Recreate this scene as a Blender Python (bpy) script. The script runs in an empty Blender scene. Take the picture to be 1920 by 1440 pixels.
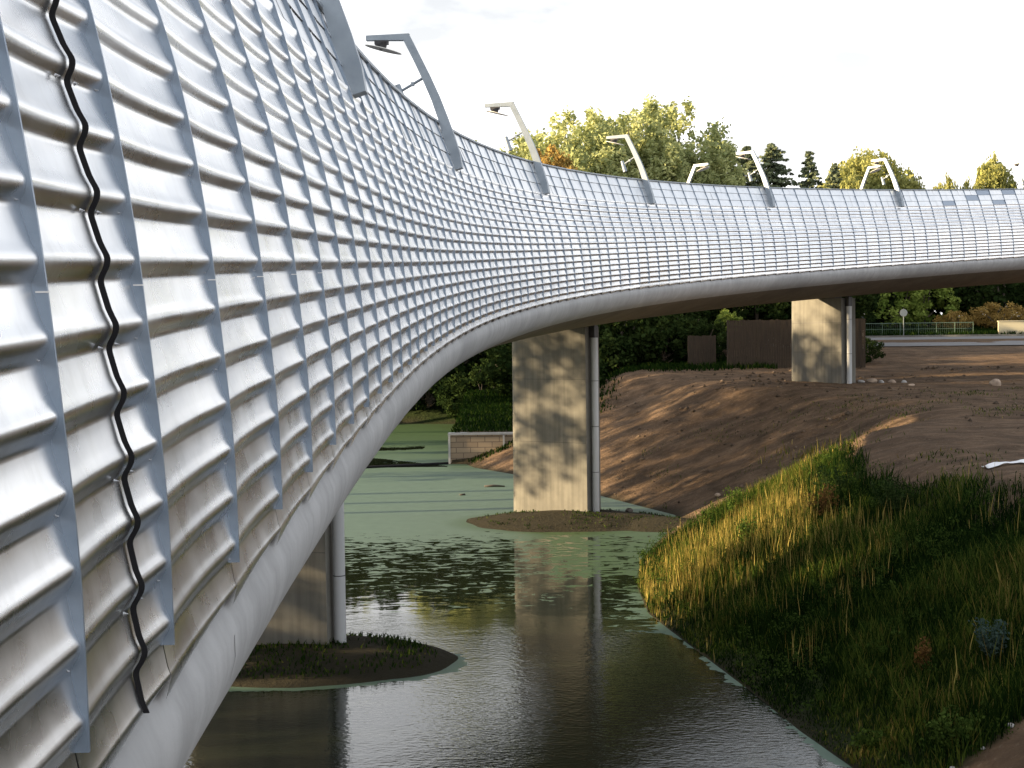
import bpy, bmesh, math, random
import numpy as np
from mathutils import Vector, Matrix
R = math.radians
H = 7.1                                   # camera height above the water (water is Z = 0)
SC = bpy.context.scene
COL = SC.collection

# ------------------------------------------------------------------ camera, light
F_PX, PITCH, ROLL = 2404.205, 0.037817, 0.0124995
cam_d = bpy.data.cameras.new('camera'); cam = bpy.data.objects.new('camera', cam_d); COL.objects.link(cam)
cam_d.sensor_width = 36; cam_d.lens = F_PX / 1920 * 36; cam_d.clip_start = 0.05; cam_d.clip_end = 6000
cam.matrix_world = Matrix.Translation((0, 0, H)) @ Matrix.Rotation(math.pi/2 - PITCH, 4, 'X') @ Matrix.Rotation(-ROLL, 4, 'Z')
SC.camera = cam
SC.render.resolution_x, SC.render.resolution_y = 1024, 768
SC.view_settings.view_transform = 'Standard'; SC.view_settings.look = 'None'
SC.view_settings.gamma = 1; SC.view_settings.exposure = 1.78
SUN_EL, SUN_PHI = R(13.0), R(-6.0)         # sun low on the left, a little ahead
sv = Vector((-math.cos(SUN_EL)*math.cos(SUN_PHI), math.cos(SUN_EL)*math.sin(SUN_PHI), math.sin(SUN_EL)))
sun_d = bpy.data.lights.new('sun', 'SUN'); sun = bpy.data.objects.new('sun', sun_d); COL.objects.link(sun)
sun_d.energy = 5.0; sun_d.angle = R(0.6); sun_d.color = (1.0, 0.75, 0.44)
sun.rotation_euler = sv.to_track_quat('Z', 'Y').to_euler(); sun.location = (-60, 20, 40)

W = bpy.data.worlds.new('World'); SC.world = W; W.use_nodes = True
nt = W.node_tree; nt.nodes.clear(); N = nt.nodes.new; L = nt.links.new
out = N('ShaderNodeOutputWorld'); bg = N('ShaderNodeBackground'); sky = N('ShaderNodeTexSky')
sky.sky_type = 'NISHITA'; sky.sun_disc = False; sky.sun_elevation = SUN_EL
sky.sun_rotation = math.atan2(sv.x, sv.y); sky.air_density = 1.0; sky.dust_density = 1.5; sky.ozone_density = 1.5
tc = N('ShaderNodeTexCoord'); sep = N('ShaderNodeSeparateXYZ'); L(tc.outputs['Generated'], sep.inputs[0])
mx = N('ShaderNodeMath'); mx.operation = 'MAXIMUM'; L(sep.outputs['Z'], mx.inputs[0]); mx.inputs[1].default_value = 0.0
ad = N('ShaderNodeMath'); ad.operation = 'ADD'; L(mx.outputs[0], ad.inputs[0]); ad.inputs[1].default_value = 0.16
dx = N('ShaderNodeMath'); dx.operation = 'DIVIDE'; L(sep.outputs['X'], dx.inputs[0]); L(ad.outputs[0], dx.inputs[1])
dy = N('ShaderNodeMath'); dy.operation = 'DIVIDE'; L(sep.outputs['Y'], dy.inputs[0]); L(ad.outputs[0], dy.inputs[1])
cb = N('ShaderNodeCombineXYZ'); L(dx.outputs[0], cb.inputs[0]); L(dy.outputs[0], cb.inputs[1])
nz = N('ShaderNodeTexNoise'); nz.inputs['Scale'].default_value = 1.1; nz.inputs['Detail'].default_value = 7; nz.inputs['Roughness'].default_value = 0.62
L(cb.outputs[0], nz.inputs['Vector'])
cr = N('ShaderNodeValToRGB'); cr.color_ramp.elements[0].position = 0.44; cr.color_ramp.elements[1].position = 0.58
L(nz.outputs['Fac'], cr.inputs[0])
nz2 = N('ShaderNodeTexNoise'); nz2.inputs['Scale'].default_value = 2.3; nz2.inputs['Detail'].default_value = 6; L(cb.outputs[0], nz2.inputs['Vector'])
cr2 = N('ShaderNodeValToRGB'); cr2.color_ramp.elements[0].position = 0.35; cr2.color_ramp.elements[0].color = (5.8, 5.83, 5.9, 1)
cr2.color_ramp.elements[1].position = 0.60; cr2.color_ramp.elements[1].color = (12.0, 11.8, 11.7, 1); L(nz2.outputs['Fac'], cr2.inputs[0])
# the haze of thin cloud thickens towards the horizon
hz = N('ShaderNodeMapRange'); L(mx.outputs[0], hz.inputs['Value']); hz.inputs['From Min'].default_value = 0.16; hz.inputs['From Max'].default_value = 0.62
hz.inputs['To Min'].default_value = 1.0; hz.inputs['To Max'].default_value = 0.0
mm = N('ShaderNodeMath'); mm.operation = 'MAXIMUM'; L(cr.outputs[0], mm.inputs[0]); L(hz.outputs[0], mm.inputs[1])
mix = N('ShaderNodeMix'); mix.data_type = 'RGBA'; L(mm.outputs[0], mix.inputs['Factor']); L(sky.outputs[0], mix.inputs['A']); L(cr2.outputs[0], mix.inputs['B'])
L(mix.outputs['Result'], bg.inputs[0]); bg.inputs[1].default_value = 0.0525
L(bg.outputs[0], out.inputs[0])

# ------------------------------------------------------------------ helpers
def tag(o, label=None, cat=None, group=None, kind=None):
    if label: o['label'] = label
    if cat: o['category'] = cat
    if group: o['group'] = group
    if kind: o['kind'] = kind
    return o
def empty(name, loc=(0, 0, 0), rz=0):
    o = bpy.data.objects.new(name, None); COL.objects.link(o); o.location = loc; o.rotation_euler = (0, 0, rz)
    o.empty_display_size = 0.3
    return o
class MB:
    def __init__(s): s.v = []; s.f = []; s.m = []
    def add(s, vs, fs, mi=0):
        b = len(s.v); s.v += [tuple(v) for v in vs]; s.f += [tuple(i+b for i in f) for f in fs]; s.m += [mi]*len(fs)
    def box(s, c, size, rot=None, mi=0):
        x, y, z = [q/2 for q in size]; M = rot or Matrix.Identity(3)
        vs = [Vector(c) + M @ Vector((a*x, b*y, d*z)) for a in (-1, 1) for b in (-1, 1) for d in (-1, 1)]
        s.add(vs, [(0,1,3,2),(4,6,7,5),(0,4,5,1),(2,3,7,6),(0,2,6,4),(1,5,7,3)], mi)
    def tube(s, pts, rad, n=10, mi=0, cap=True):
        pts = [Vector(p) for p in pts]; rr = rad if isinstance(rad, (list, tuple)) else [rad]*len(pts); rings = []
        for i, p in enumerate(pts):
            t = (pts[min(i+1, len(pts)-1)] - pts[max(i-1, 0)]).normalized()
            a = t.orthogonal() if i == 0 else (a - t*a.dot(t)); a.normalize(); b = t.cross(a)
            rings.append([p + (a*math.cos(2*math.pi*j/n) + b*math.sin(2*math.pi*j/n))*rr[i] for j in range(n)])
        vs = [v for r in rings for v in r]; fs = []
        for i in range(len(pts)-1):
            for j in range(n):
                fs.append((i*n+j, i*n+(j+1) % n, (i+1)*n+(j+1) % n, (i+1)*n+j))
        if cap: fs.append(tuple(range(n-1, -1, -1))); fs.append(tuple((len(pts)-1)*n+j for j in range(n)))
        s.add(vs, fs, mi)
    def strip(s, A, B, mi=0):
        n = len(A); s.add(list(A)+list(B), [(i, i+1, n+i+1, n+i) for i in range(n-1)], mi)
    def build(s, name, mats, parent=None, smooth=False, angle=None):
        me = bpy.data.meshes.new(name); me.from_pydata([tuple(v) for v in s.v], [], s.f)
        for m in (mats if isinstance(mats, (list, tuple)) else [mats]): me.materials.append(m)
        me.polygons.foreach_set('material_index', s.m)
        if smooth: me.polygons.foreach_set('use_smooth', [True]*len(s.f))
        me.update(); o = bpy.data.objects.new(name, me); COL.objects.link(o)
        if smooth and angle is not None:
            try: me.set_sharp_from_angle(angle=angle)
            except Exception: pass
        if parent: o.parent = parent
        return o
def np_mesh(name, V, F, mats, parent=None, smooth=False, attrs=None, mi=None):
    """V (n,3), F (m,k) numpy arrays -> one mesh object"""
    me = bpy.data.meshes.new(name); n, (m, k) = len(V), F.shape
    me.vertices.add(n); me.vertices.foreach_set('co', np.ascontiguousarray(V, np.float32).ravel())
    me.loops.add(m*k); me.loops.foreach_set('vertex_index', np.ascontiguousarray(F, np.int32).ravel())
    me.polygons.add(m); me.polygons.foreach_set('loop_start', np.arange(0, m*k, k, dtype=np.int32))
    try: me.polygons.foreach_set('loop_total', np.full(m, k, np.int32))
    except Exception: pass
    for q in (mats if isinstance(mats, (list, tuple)) else [mats]): me.materials.append(q)
    if mi is not None: me.polygons.foreach_set('material_index', mi.astype(np.int32))
    if smooth: me.polygons.foreach_set('use_smooth', np.ones(m, bool))
    me.update(calc_edges=True)
    for an, av in (attrs or {}).items():
        a = me.attributes.new(an, 'FLOAT', 'POINT'); a.data.foreach_set('value', np.ascontiguousarray(av, np.float32))
    me.validate()
    if name is None: return me
    o = bpy.data.objects.new(name, me); COL.objects.link(o)
    if parent: o.parent = parent
    return o
def copy_tree(o, parent=None):
    c = o.copy(); COL.objects.link(c)
    if parent: c.parent = parent
    for ch in list(o.children): copy_tree(ch, c)
    return c

# ------------------------------------------------------------------ materials
def mat(name, base=(0.5, 0.5, 0.5), rough=0.6, metal=0.0, spec=0.5):
    m = bpy.data.materials.new(name); m.use_nodes = True
    b = m.node_tree.nodes['Principled BSDF']; b.inputs['Base Color'].default_value = (*base, 1)
    b.inputs['Roughness'].default_value = rough; b.inputs['Metallic'].default_value = metal
    b.inputs['Specular IOR Level'].default_value = spec
    return m
def nd(m, t, **kw):
    n = m.node_tree.nodes.new(t)
    for k, v in kw.items():
        if k in n.inputs: n.inputs[k].default_value = v
        else: setattr(n, k, v)
    return n
def lk(m, a, b): m.node_tree.links.new(a, b)
def noise_col(m, scale, c1, c2, p1=0.35, p2=0.65, detail=6, vec=None, stretch=None, coord='Object', rough=0.6):
    t = nd(m, 'ShaderNodeTexCoord'); mp = nd(m, 'ShaderNodeMapping'); lk(m, t.outputs[coord], mp.inputs[0])
    if stretch: mp.inputs['Scale'].default_value = stretch
    n = nd(m, 'ShaderNodeTexNoise'); n.inputs['Scale'].default_value = scale; n.inputs['Detail'].default_value = detail; n.inputs['Roughness'].default_value = rough
    lk(m, mp.outputs[0], n.inputs['Vector'])
    r = nd(m, 'ShaderNodeValToRGB'); r.color_ramp.elements[0].position = p1; r.color_ramp.elements[1].position = p2
    r.color_ramp.elements[0].color = (*c1, 1); r.color_ramp.elements[1].color = (*c2, 1); lk(m, n.outputs['Fac'], r.inputs[0])
    return n, r
def mixc(m, fac, a, b, mode='MIX'):
    x = nd(m, 'ShaderNodeMix', data_type='RGBA', blend_type=mode)
    for s, i in ((fac, 'Factor'), (a, 'A'), (b, 'B')):
        if isinstance(s, (int, float)): x.inputs[i].default_value = s
        elif isinstance(s, tuple): x.inputs[i].default_value = (*s, 1)
        else: lk(m, s, x.inputs[i])
    return x.outputs['Result']
def bump(m, h, strength=0.3, dist=0.02):
    b = nd(m, 'ShaderNodeBump'); b.inputs['Strength'].default_value = strength; b.inputs['Distance'].default_value = dist
    lk(m, h, b.inputs['Height']); lk(m, b.outputs[0], m.node_tree.nodes['Principled BSDF'].inputs['Normal'])
def P(m): return m.node_tree.nodes['Principled BSDF']

M = {}
# brushed metal cladding sheets
m = M['sheet'] = mat('aluminium_sheet', (0.82, 0.84, 0.86), 0.2, 1.0)
n, r = noise_col(m, 2.6, (0.70, 0.72, 0.75), (0.86, 0.875, 0.89), 0.3, 0.7, 4)
oi = nd(m, 'ShaderNodeObjectInfo'); mr = nd(m, 'ShaderNodeMapRange'); lk(m, oi.outputs['Random'], mr.inputs['Value'])
mr.inputs['To Min'].default_value = 0.93; mr.inputs['To Max'].default_value = 1.0
cc = nd(m, 'ShaderNodeCombineXYZ'); [lk(m, mr.outputs[0], cc.inputs[i]) for i in range(3)]
ns, rs_k = noise_col(m, 5.0, (0.62, 0.61, 0.58), (1, 1, 1), 0.30, 0.52, 7, stretch=(2.0, 2.0, 0.22), rough=0.7)
lk(m, mixc(m, 0.30, mixc(m, 1.0, r.outputs[0], cc.outputs[0], 'MULTIPLY'), rs_k.outputs[0], 'MULTIPLY'), P(m).inputs['Base Color'])
n3, r3 = noise_col(m, 4, (0.24, 0.24, 0.24), (0.33, 0.33, 0.33), 0.3, 0.7, 3); lk(m, r3.outputs[0], P(m).inputs['Roughness'])
n2, _ = noise_col(m, 3.0, (0, 0, 0), (1, 1, 1), 0.3, 0.7, 1); bump(m, n2.outputs['Fac'], 0.06, 0.02)
# flat screen panels: duller, slightly milky
m = M['panel'] = mat('pale_screen_panel', (0.80, 0.82, 0.84), 0.34, 0.85)
n, r = noise_col(m, 3.0, (0.70, 0.73, 0.76), (0.84, 0.85, 0.86), 0.3, 0.7, 4); lk(m, r.outputs[0], P(m).inputs['Base Color'])
M['panel_dark'] = mat('grey_blue_panel', (0.30, 0.35, 0.42), 0.35, 0.8)
M['backing'] = mat('dark_backing', (0.03, 0.035, 0.04), 0.8)
m = M['galv'] = mat('galvanised_steel', (0.36, 0.42, 0.49), 0.42, 0.55)
n, r = noise_col(m, 5, (0.20, 0.26, 0.34), (0.29, 0.35, 0.43), 0.3, 0.7, 6); lk(m, r.outputs[0], P(m).inputs['Base Color'])
m = M['lampsteel'] = mat('painted_grey_steel', (0.50, 0.56, 0.62), 0.45, 0.35)
n, r = noise_col(m, 4, (0.24, 0.285, 0.335), (0.31, 0.36, 0.41), 0.3, 0.7, 4); lk(m, r.outputs[0], P(m).inputs['Base Color'])
M['bolt'] = mat('zinc_bolt', (0.55, 0.57, 0.6), 0.35, 0.9)
M['rubber'] = mat('black_rubber', (0.012, 0.012, 0.014), 0.8, 0, 0.2)
M['gap_light'] = mat('painted_gap_light', (0.8, 0.8, 0.8), 0.5)  # white colour stands for light showing through the rib splices
M['dark_metal'] = mat('dark_steel', (0.05, 0.05, 0.055), 0.5, 0.4)
M['asphalt'] = mat('asphalt', (0.10, 0.10, 0.105), 0.85)
# concrete with vertical streaks
def concrete(name, c1, c2, streak=0.75, tint=(0.5, 0.45, 0.36)):
    m = mat(name, c1, 0.82, 0, 0.3)
    n, r = noise_col(m, 0.9, c1, c2, 0.3, 0.7, 8)
    n2, r2 = noise_col(m, 3.0, (streak,)*3, (1, 1, 1), 0.30, 0.62, 6, stretch=(2.2, 2.2, 0.10))
    a = mixc(m, 1.0, r.outputs[0], r2.outputs[0], 'MULTIPLY')
    n4, r4 = noise_col(m, 0.35, (0, 0, 0), (1, 1, 1), 0.5, 0.75, 5)
    b = mixc(m, r4.outputs[0], a, tuple(q*0.8 for q in c1))
    lk(m, b, P(m).inputs['Base Color'])
    n3, _ = noise_col(m, 22, (0, 0, 0), (1, 1, 1), 0.3, 0.7, 8); bump(m, n3.outputs['Fac'], 0.25, 0.01)
    return m
M['beam'] = concrete('pale_concrete', (0.35, 0.36, 0.37), (0.44, 0.45, 0.46), 0.78)
M['soffit'] = concrete('brown_soffit', (0.13, 0.115, 0.09), (0.19, 0.17, 0.135), 0.8)  # soffit concrete, darker and browner than the beam
M['pier'] = concrete('weathered_concrete', (0.135, 0.133, 0.118), (0.205, 0.20, 0.178), 0.70)
M['pipe'] = mat('grey_plastic_pipe', (0.46, 0.48, 0.50), 0.5)
def leafmat(name, c1, c2, trans=0.35):
    m = bpy.data.materials.new(name); m.use_nodes = True; m.node_tree.nodes.clear()
    o = nd(m, 'ShaderNodeOutputMaterial'); d = nd(m, 'ShaderNodeBsdfDiffuse'); t = nd(m, 'ShaderNodeBsdfTranslucent'); mx_ = nd(m, 'ShaderNodeMixShader')
    at = nd(m, 'ShaderNodeAttribute', attribute_name='tone'); ra = nd(m, 'ShaderNodeValToRGB')
    ra.color_ramp.elements[0].color = (*c1, 1); ra.color_ramp.elements[1].color = (*c2, 1); lk(m, at.outputs['Fac'], ra.inputs[0])
    lk(m, ra.outputs[0], d.inputs[0]); lk(m, ra.outputs[0], t.inputs[0]); mx_.inputs[0].default_value = trans
    lk(m, d.outputs[0], mx_.inputs[1]); lk(m, t.outputs[0], mx_.inputs[2]); lk(m, mx_.outputs[0], o.inputs[0])
    return m
M['leaf_poplar'] = leafmat('poplar_leaves', (0.24, 0.29, 0.13), (0.58, 0.60, 0.28))  # colours lightened in place of haze over the distant crowns
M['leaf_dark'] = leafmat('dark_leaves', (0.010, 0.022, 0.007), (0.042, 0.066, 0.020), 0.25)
M['leaf_round'] = leafmat('broad_leaves', (0.14, 0.17, 0.06), (0.40, 0.40, 0.14))
M['leaf_spruce'] = leafmat('spruce_needles', (0.08, 0.11, 0.085), (0.28, 0.32, 0.18), 0.15)
M['leaf_autumn'] = leafmat('autumn_leaves', (0.16, 0.10, 0.03), (0.44, 0.31, 0.10))
M['leaf_bright'] = leafmat('bright_leaves', (0.014, 0.032, 0.007), (0.09, 0.14, 0.03))
M['leaf_sun_paint'] = leafmat('sun_painted_leaves', (0.10, 0.16, 0.03), (0.34, 0.42, 0.10))  # sunlight put into the leaf colour of bushes the trees shade
M['leaf_rust'] = leafmat('rusty_leaves', (0.07, 0.04, 0.018), (0.19, 0.11, 0.04))
M['leaf_teal'] = leafmat('grey_green_leaves', (0.03, 0.055, 0.045), (0.075, 0.115, 0.095))
m = M['bark'] = mat('bark', (0.10, 0.08, 0.06), 0.9)
n, r = noise_col(m, 6, (0.06, 0.05, 0.04), (0.14, 0.115, 0.09), 0.3, 0.7, 6, stretch=(3, 3, 0.5)); lk(m, r.outputs[0], P(m).inputs['Base Color'])
m = M['wood'] = mat('fence_wood', (0.12, 0.075, 0.05), 0.85)
n, r = noise_col(m, 3, (0.022, 0.016, 0.011), (0.048, 0.034, 0.023), 0.3, 0.7, 5, stretch=(5, 5, 0.4)); lk(m, r.outputs[0], P(m).inputs['Base Color'])
M['stone'] = mat('fieldstone', (0.36, 0.27, 0.20), 0.85)
n, r = noise_col(M['stone'], 5, (0.28, 0.22, 0.17), (0.42, 0.32, 0.24)); lk(M['stone'], r.outputs[0], P(M['stone']).inputs['Base Color'])
M['rubble'] = mat('broken_concrete', (0.4, 0.39, 0.38), 0.85)
M['plastic'] = mat('white_plastic_film', (0.75, 0.77, 0.8), 0.35)
M['log'] = mat('wet_wood', (0.05, 0.04, 0.03), 0.5)
M['fence_green'] = mat('green_coated_wire', (0.09, 0.14, 0.10), 0.5, 0.2)
M['sign_back'] = mat('grey_sign_back', (0.20, 0.23, 0.24), 0.5, 0.4)
M['white_paint'] = mat('white_paint', (0.78, 0.78, 0.75), 0.5)
# ------------------------------------------------------------------ bridge alignment
CV = [(-0.930,-1.376,0.108,-0.0269),(-0.986,0.623,0.227,-0.0283),(-1.041,2.622,0.344,-0.0270),(-1.092,4.622,0.461,-0.0232),(-1.133,6.621,0.576,-0.0177),(-1.162,8.621,0.689,-0.0108),(-1.175,10.621,0.803,-0.0025),(-1.170,12.621,0.916,0.0076),(-1.144,14.621,1.031,0.0194),(-1.091,16.620,1.147,0.0332),(-1.010,18.618,1.266,0.0490),(-0.894,20.615,1.386,0.0668),(-0.741,22.609,1.509,0.0866),(-0.547,24.600,1.634,0.1086),(-0.306,26.585,1.762,0.1329),(-0.015,28.564,1.891,0.1596),(0.332,30.533,2.022,0.1892),(0.739,32.491,2.155,0.2217),(1.213,34.434,2.289,0.2568),(1.756,36.359,2.425,0.2937),(2.371,38.262,2.561,0.3318),(3.059,40.139,2.697,0.3707),(3.820,41.989,2.834,0.4100),(4.653,43.807,2.971,0.4493),(5.557,45.591,3.108,0.4887),(6.531,47.338,3.245,0.5281),(7.572,49.045,3.381,0.5672),(8.679,50.711,3.517,0.6059),(9.849,52.333,3.652,0.6439),(11.080,53.909,3.786,0.6812),(12.367,55.439,3.919,0.7180),(13.710,56.921,4.051,0.7543),(15.106,58.354,4.182,0.7900),(16.551,59.736,4.311,0.8253),(18.044,61.067,4.440,0.8601),(19.582,62.345,4.566,0.8944),(21.162,63.571,4.692,0.9283),(22.783,64.742,4.816,0.9617),(24.442,65.859,4.939,0.9947),(26.137,66.921,5.061,1.0272),(27.865,67.928,5.181,1.0594),(29.624,68.878,5.300,1.0912),(31.413,69.773,5.418,1.1225)]
CV = list(CV)
while len(CV) < 62:                       # carry the curve on past the frame
    x, y, z, t = CV[-1]; t2 = t + 0.030; CV.append((x + 2*math.sin((t+t2)/2), y + 2*math.cos((t+t2)/2), z + 0.10, t2))
for _ in range(12):                       # and straight on behind the camera
    x, y, z, t = CV[0]; CV.insert(0, (x - 2*math.sin(t), y - 2*math.cos(t), z - 0.118, t))
K0 = -4 - 24
CVA = np.array(CV); KA = K0 + 2*np.arange(len(CV))
PRK = np.array([-3, 0, 3, 6, 9, 12, 14, 16.]); PN = np.array([-0.7033, -0.3862, -0.2466, -0.0922, 0, 0.0569, 0.0851, 0.0952])
PZ = np.array([2.388, 1.5351, 1.0203, 0.5078, 0, -0.5219, -0.8596, -1.2047])
def herm(xk, yk, x):
    x = np.asarray(x, float); mm_ = np.gradient(yk, xk); i = np.clip(np.searchsorted(xk, x, 'right')-1, 0, len(xk)-2)
    h = xk[i+1]-xk[i]; t = (x-xk[i])/h
    return (2*t**3-3*t**2+1)*yk[i]+(t**3-2*t**2+t)*h*mm_[i]+(-2*t**3+3*t**2)*yk[i+1]+(t**3-t**2)*h*mm_[i+1]
def prof(r):
    """screen/cladding line: row number -> (outward offset, height)"""
    r = np.asarray(r, float); rr = np.minimum(r, 16.0)
    return herm(PRK, PN, rr) + (r-rr)*0.002, herm(PRK, PZ, rr) - (r-rr)*0.172
def Wp(k, n, z):
    """bay position k, outward offset n, height z above the reference line -> world point"""
    x, y, c, t = [np.interp(k, KA, CVA[:, i]) for i in range(4)]
    sc = 1 - 0.0427*np.maximum(np.asarray(k)-28, 0)/40
    return np.stack([x + n*np.cos(t), y - n*np.sin(t), H + c + z*sc + np.zeros_like(x + n)], -1)
def ribk(k): return {0: 0.198, 1: 0.998}.get(k, float(k))
def th_at(k): return float(np.interp(k, KA, CVA[:, 3]))
KMIN, KMAX = -4, 95
bridge = empty('road_bridge', tuple(Wp(28., -5.25, -2.9)))
tag(bridge, 'long curving road bridge clad in ribbed silvery metal over the pond', 'bridge')
binv = Matrix.Translation(-bridge.location)
def place(o):                             # geometry is in world coordinates: cancel the Empty's offset
    o.matrix_parent_inverse = binv; return o

# corrugation depth (behind the rib's front edge), one row from crest to crest
CT = np.array([0.0, 0.055, 0.105, 0.16, 0.23, 0.285, 0.325, 0.38, 0.55, 0.74, 0.84, 0.90, 0.955])
CD = np.array([-0.0075, -0.0090, -0.0120, -0.0170, -0.0250, -0.0305, -0.0325, -0.0325, -0.0275, -0.0215, -0.0158, -0.0115, -0.0082])
CT_F = np.array([0.0, 0.10, 0.235, 0.55, 0.85]); CD_F = np.array([-0.008, -0.016, -0.038, -0.030, -0.014])
def wave(t):
    return np.interp(t, np.append(CT, 1.0), np.append(CD, CD[0]))
def sheet(k):
    a, b = ribk(k), ribk(k+1)
    far = k > 40
    ct, cd = (CT_F, CD_F) if far else (CT, CD)
    us = np.array([0, 0.5, 1]) if far else np.array([0, .12, .3, .5, .7, .88, 1.0])
    rows, dep = [], []
    for r in range(0, 17):
        for t, q in zip(ct, cd):
            rr = r + t
            if rr > 17.0: break
            rows.append(rr); dep.append(q)
    rows = np.array(rows); dep = np.array(dep)
    keep = rows < 16.95; rows, dep = rows[keep], dep[keep]
    n0, z0 = prof(rows)
    V = []; lowb = np.clip((rows-16.2)/.7, 0, 1)
    for u in us:
        kk = a + 0.004 + (b-a-0.008)*u; bow = -0.017*4*u*(1-u)
        V.append(Wp(np.full(len(rows), kk), n0 + dep + bow*(1-.5*lowb), z0))
    nr = len(rows)
    # ragged foot: each sheet hangs a little lower at its near end
    foot = [Wp(np.array([a + 0.004 + (b-a-0.008)*u]), prof(17.0)[0] - 0.030 - 0.008*4*u*(1-u), prof(17.30 - 0.28*u)[1])[0] for u in us]
    V = np.array([np.vstack([V[i], foot[i][None]]) for i in range(len(us))]); nr += 1
    F = [[i*nr+j, (i+1)*nr+j, (i+1)*nr+j+1, i*nr+j+1] for i in range(len(us)-1) for j in range(nr-1)]
    o = np_mesh('corrugated_sheet', V.reshape(-1, 3), np.array(F), M['sheet'], bridge, smooth=True)
    place(o)
    return o
rng = random.Random(5)
DARK_PANELS = {(69, 2), (71, 1), (72, 0), (73, 2), (74, 0), (76, 1), (77, 0), (79, 2)}
def screen(k):
    """three lapped flat panels of the parapet screen in one bay"""
    a, b = ribk(k) + 0.006, ribk(k+1) - 0.006; mb = MB()
    lampbay = (k % 11 == 10)
    for i in range(3):
        r0, r1 = -3 + i + 0.03, -2 + i - 0.015
        (na, za), (nb_, zb) = prof(r0), prof(r1)
        mi = 1 if ((k, i) in DARK_PANELS) else 0
        tw = rng.uniform(-0.004, 0.004)
        for u0, u1 in ((0, .5), (.5, 1)):
            q = [Wp(a+(b-a)*u0, na-0.038-tw, za), Wp(a+(b-a)*u1, na-0.038+tw, za), Wp(a+(b-a)*u1, nb_-0.022+tw, zb), Wp(a+(b-a)*u0, nb_-0.022-tw, zb)]
            q2 = [Wp(a+(b-a)*u0, na-0.052, za), Wp(a+(b-a)*u1, na-0.052, za), Wp(a+(b-a)*u1, nb_-0.036, zb), Wp(a+(b-a)*u0, nb_-0.036, zb)]
            mb.add(q+q2, [(0,3,2,1), (4,5,6,7), (0,1,5,4), (2,3,7,6)], mi)
    bk = [Wp(kk, prof(r)[0]-0.075, prof(r)[1]) for kk in (a, b) for r in (-2.97, 0.1)]
    mb.add(bk, [(0,1,3,2)], 2)
    o = mb.build('screen_panel', [M['panel'], M['panel_dark'], M['backing']], bridge); place(o)
for k in range(KMIN, KMAX): sheet(k); screen(k)
def rib(k):
    kk = ribk(k); hw = 0.0045 if k < 30 else 0.0058
    rs = np.concatenate([np.arange(-3, 0, .5), np.arange(0, 16.3, .25)]) if k < 45 else np.concatenate([np.arange(-3, 16.3, 1.0)])
    rs = np.append(rs, 16.38)
    n, z = prof(rs); mb = MB()
    dep = np.where(rs < 0, 0.055, 0.065)
    oA, oB = Wp(np.full(len(rs), kk-hw), n, z), Wp(np.full(len(rs), kk+hw), n, z)
    iA, iB = Wp(np.full(len(rs), kk-hw), n-dep, z), Wp(np.full(len(rs), kk+hw), n-dep, z)
    mb.strip(oA, iA); mb.strip(iB, oB); mb.strip(oB, oA)
    e = len(rs)-1
    mb.add([oA[e], oB[e], iB[e], iA[e]], [(0,1,2,3)])
    o = mb.build('rib', M['galv'], bridge); place(o)
    if k <= 5 and k >= -1:                # splice gap, light through it painted as a white shim, and the bolts the photograph shows
        s = MB(); r0 = 10.42; nn, zz = prof(r0); dz = 0.004
        q = [Wp(kk+sx*(hw+0.0015), nn+sn, zz+sz) for sx in (-1, 1) for sn in (0.0015, -0.026) for sz in (-dz/2, dz/2)]
        s.add(q, [(0,1,3,2),(4,6,7,5),(0,4,5,1),(2,3,7,6),(0,2,6,4),(1,5,7,3)])
        s_ = s.build('gap_strip', M['gap_light'], o)
        s_.matrix_parent_inverse = Matrix.Identity(4)
    if -1 <= k <= 7:
        for r in range(1 + (k*2) % 3, 17, 2 if k < 3 else 3):
            nn, zz = prof(r + 0.27); c = Vector(Wp(kk - 0.032, nn - 0.037, zz)); t = th_at(kk); od = Vector((math.cos(t), -math.sin(t), 0))
            b = MB(); b.tube([c, c + od*0.003], 0.0055, 12); b.tube([c + od*0.003, c + od*0.007], 0.0036, 6); b.tube([c + od*0.007, c + od*0.012], 0.0016, 6)
            b.build('bolt', M['bolt'], o)
            if k == 0 or k == 1:
                nn, zz = prof(r + 0.3); kq = 0.72 + (-0.075 if k == 0 else 0.075)
                c = Vector(Wp(kq, nn - 0.040, zz)); b = MB()
                b.tube([c, c + od*0.003], 0.0055, 12); b.tube([c + od*0.003, c + od*0.007], 0.0036, 6); b.tube([c + od*0.007, c + od*0.012], 0.0016, 6)
                if r % 2: b.build('bolt', M['bolt'], o)
    return o
for k in range(KMIN, KMAX+1): rib(k)
# black sealing strip of the expansion joint, following the corrugation
rs = np.arange(0, 17.0, 0.05); n, z = prof(rs)
dep = wave(rs % 1.0); dep = np.where(rs < 0.02, -0.0075, dep)
wd = np.where(rs < 11.3, 0.0040, np.where(rs < 13.2, 0.0018, 0.0030))
mb = MB(); kk = 0.72
A1 = Wp(kk-wd, n+dep-0.010, z); A2 = Wp(kk-wd*0.7, n+dep+0.005, z); B2 = Wp(kk+wd*0.7, n+dep+0.005, z); B1 = Wp(kk+wd, n+dep-0.010, z)
mb.strip(A2, A1); mb.strip(B2, A2); mb.strip(B1, B2)
place(mb.build('expansion_joint_strip', M['rubber'], bridge, smooth=True))
# top rail of the near screen
mb = MB(); ks = np.arange(KMIN, KMAX+.01, .5); nT, zT = prof(-3.0)
sec = [(0.006, 0.0), (0.006, 0.035), (-0.09, 0.035), (-0.09, 0.0)]
rings = [Wp(ks, np.full(len(ks), nT+a), np.full(len(ks), zT+b)) for a, b in sec]
for i in range(4): mb.strip(rings[i], rings[(i+1) % 4])
place(mb.build('top_rail', M['lampsteel'], bridge))
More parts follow.
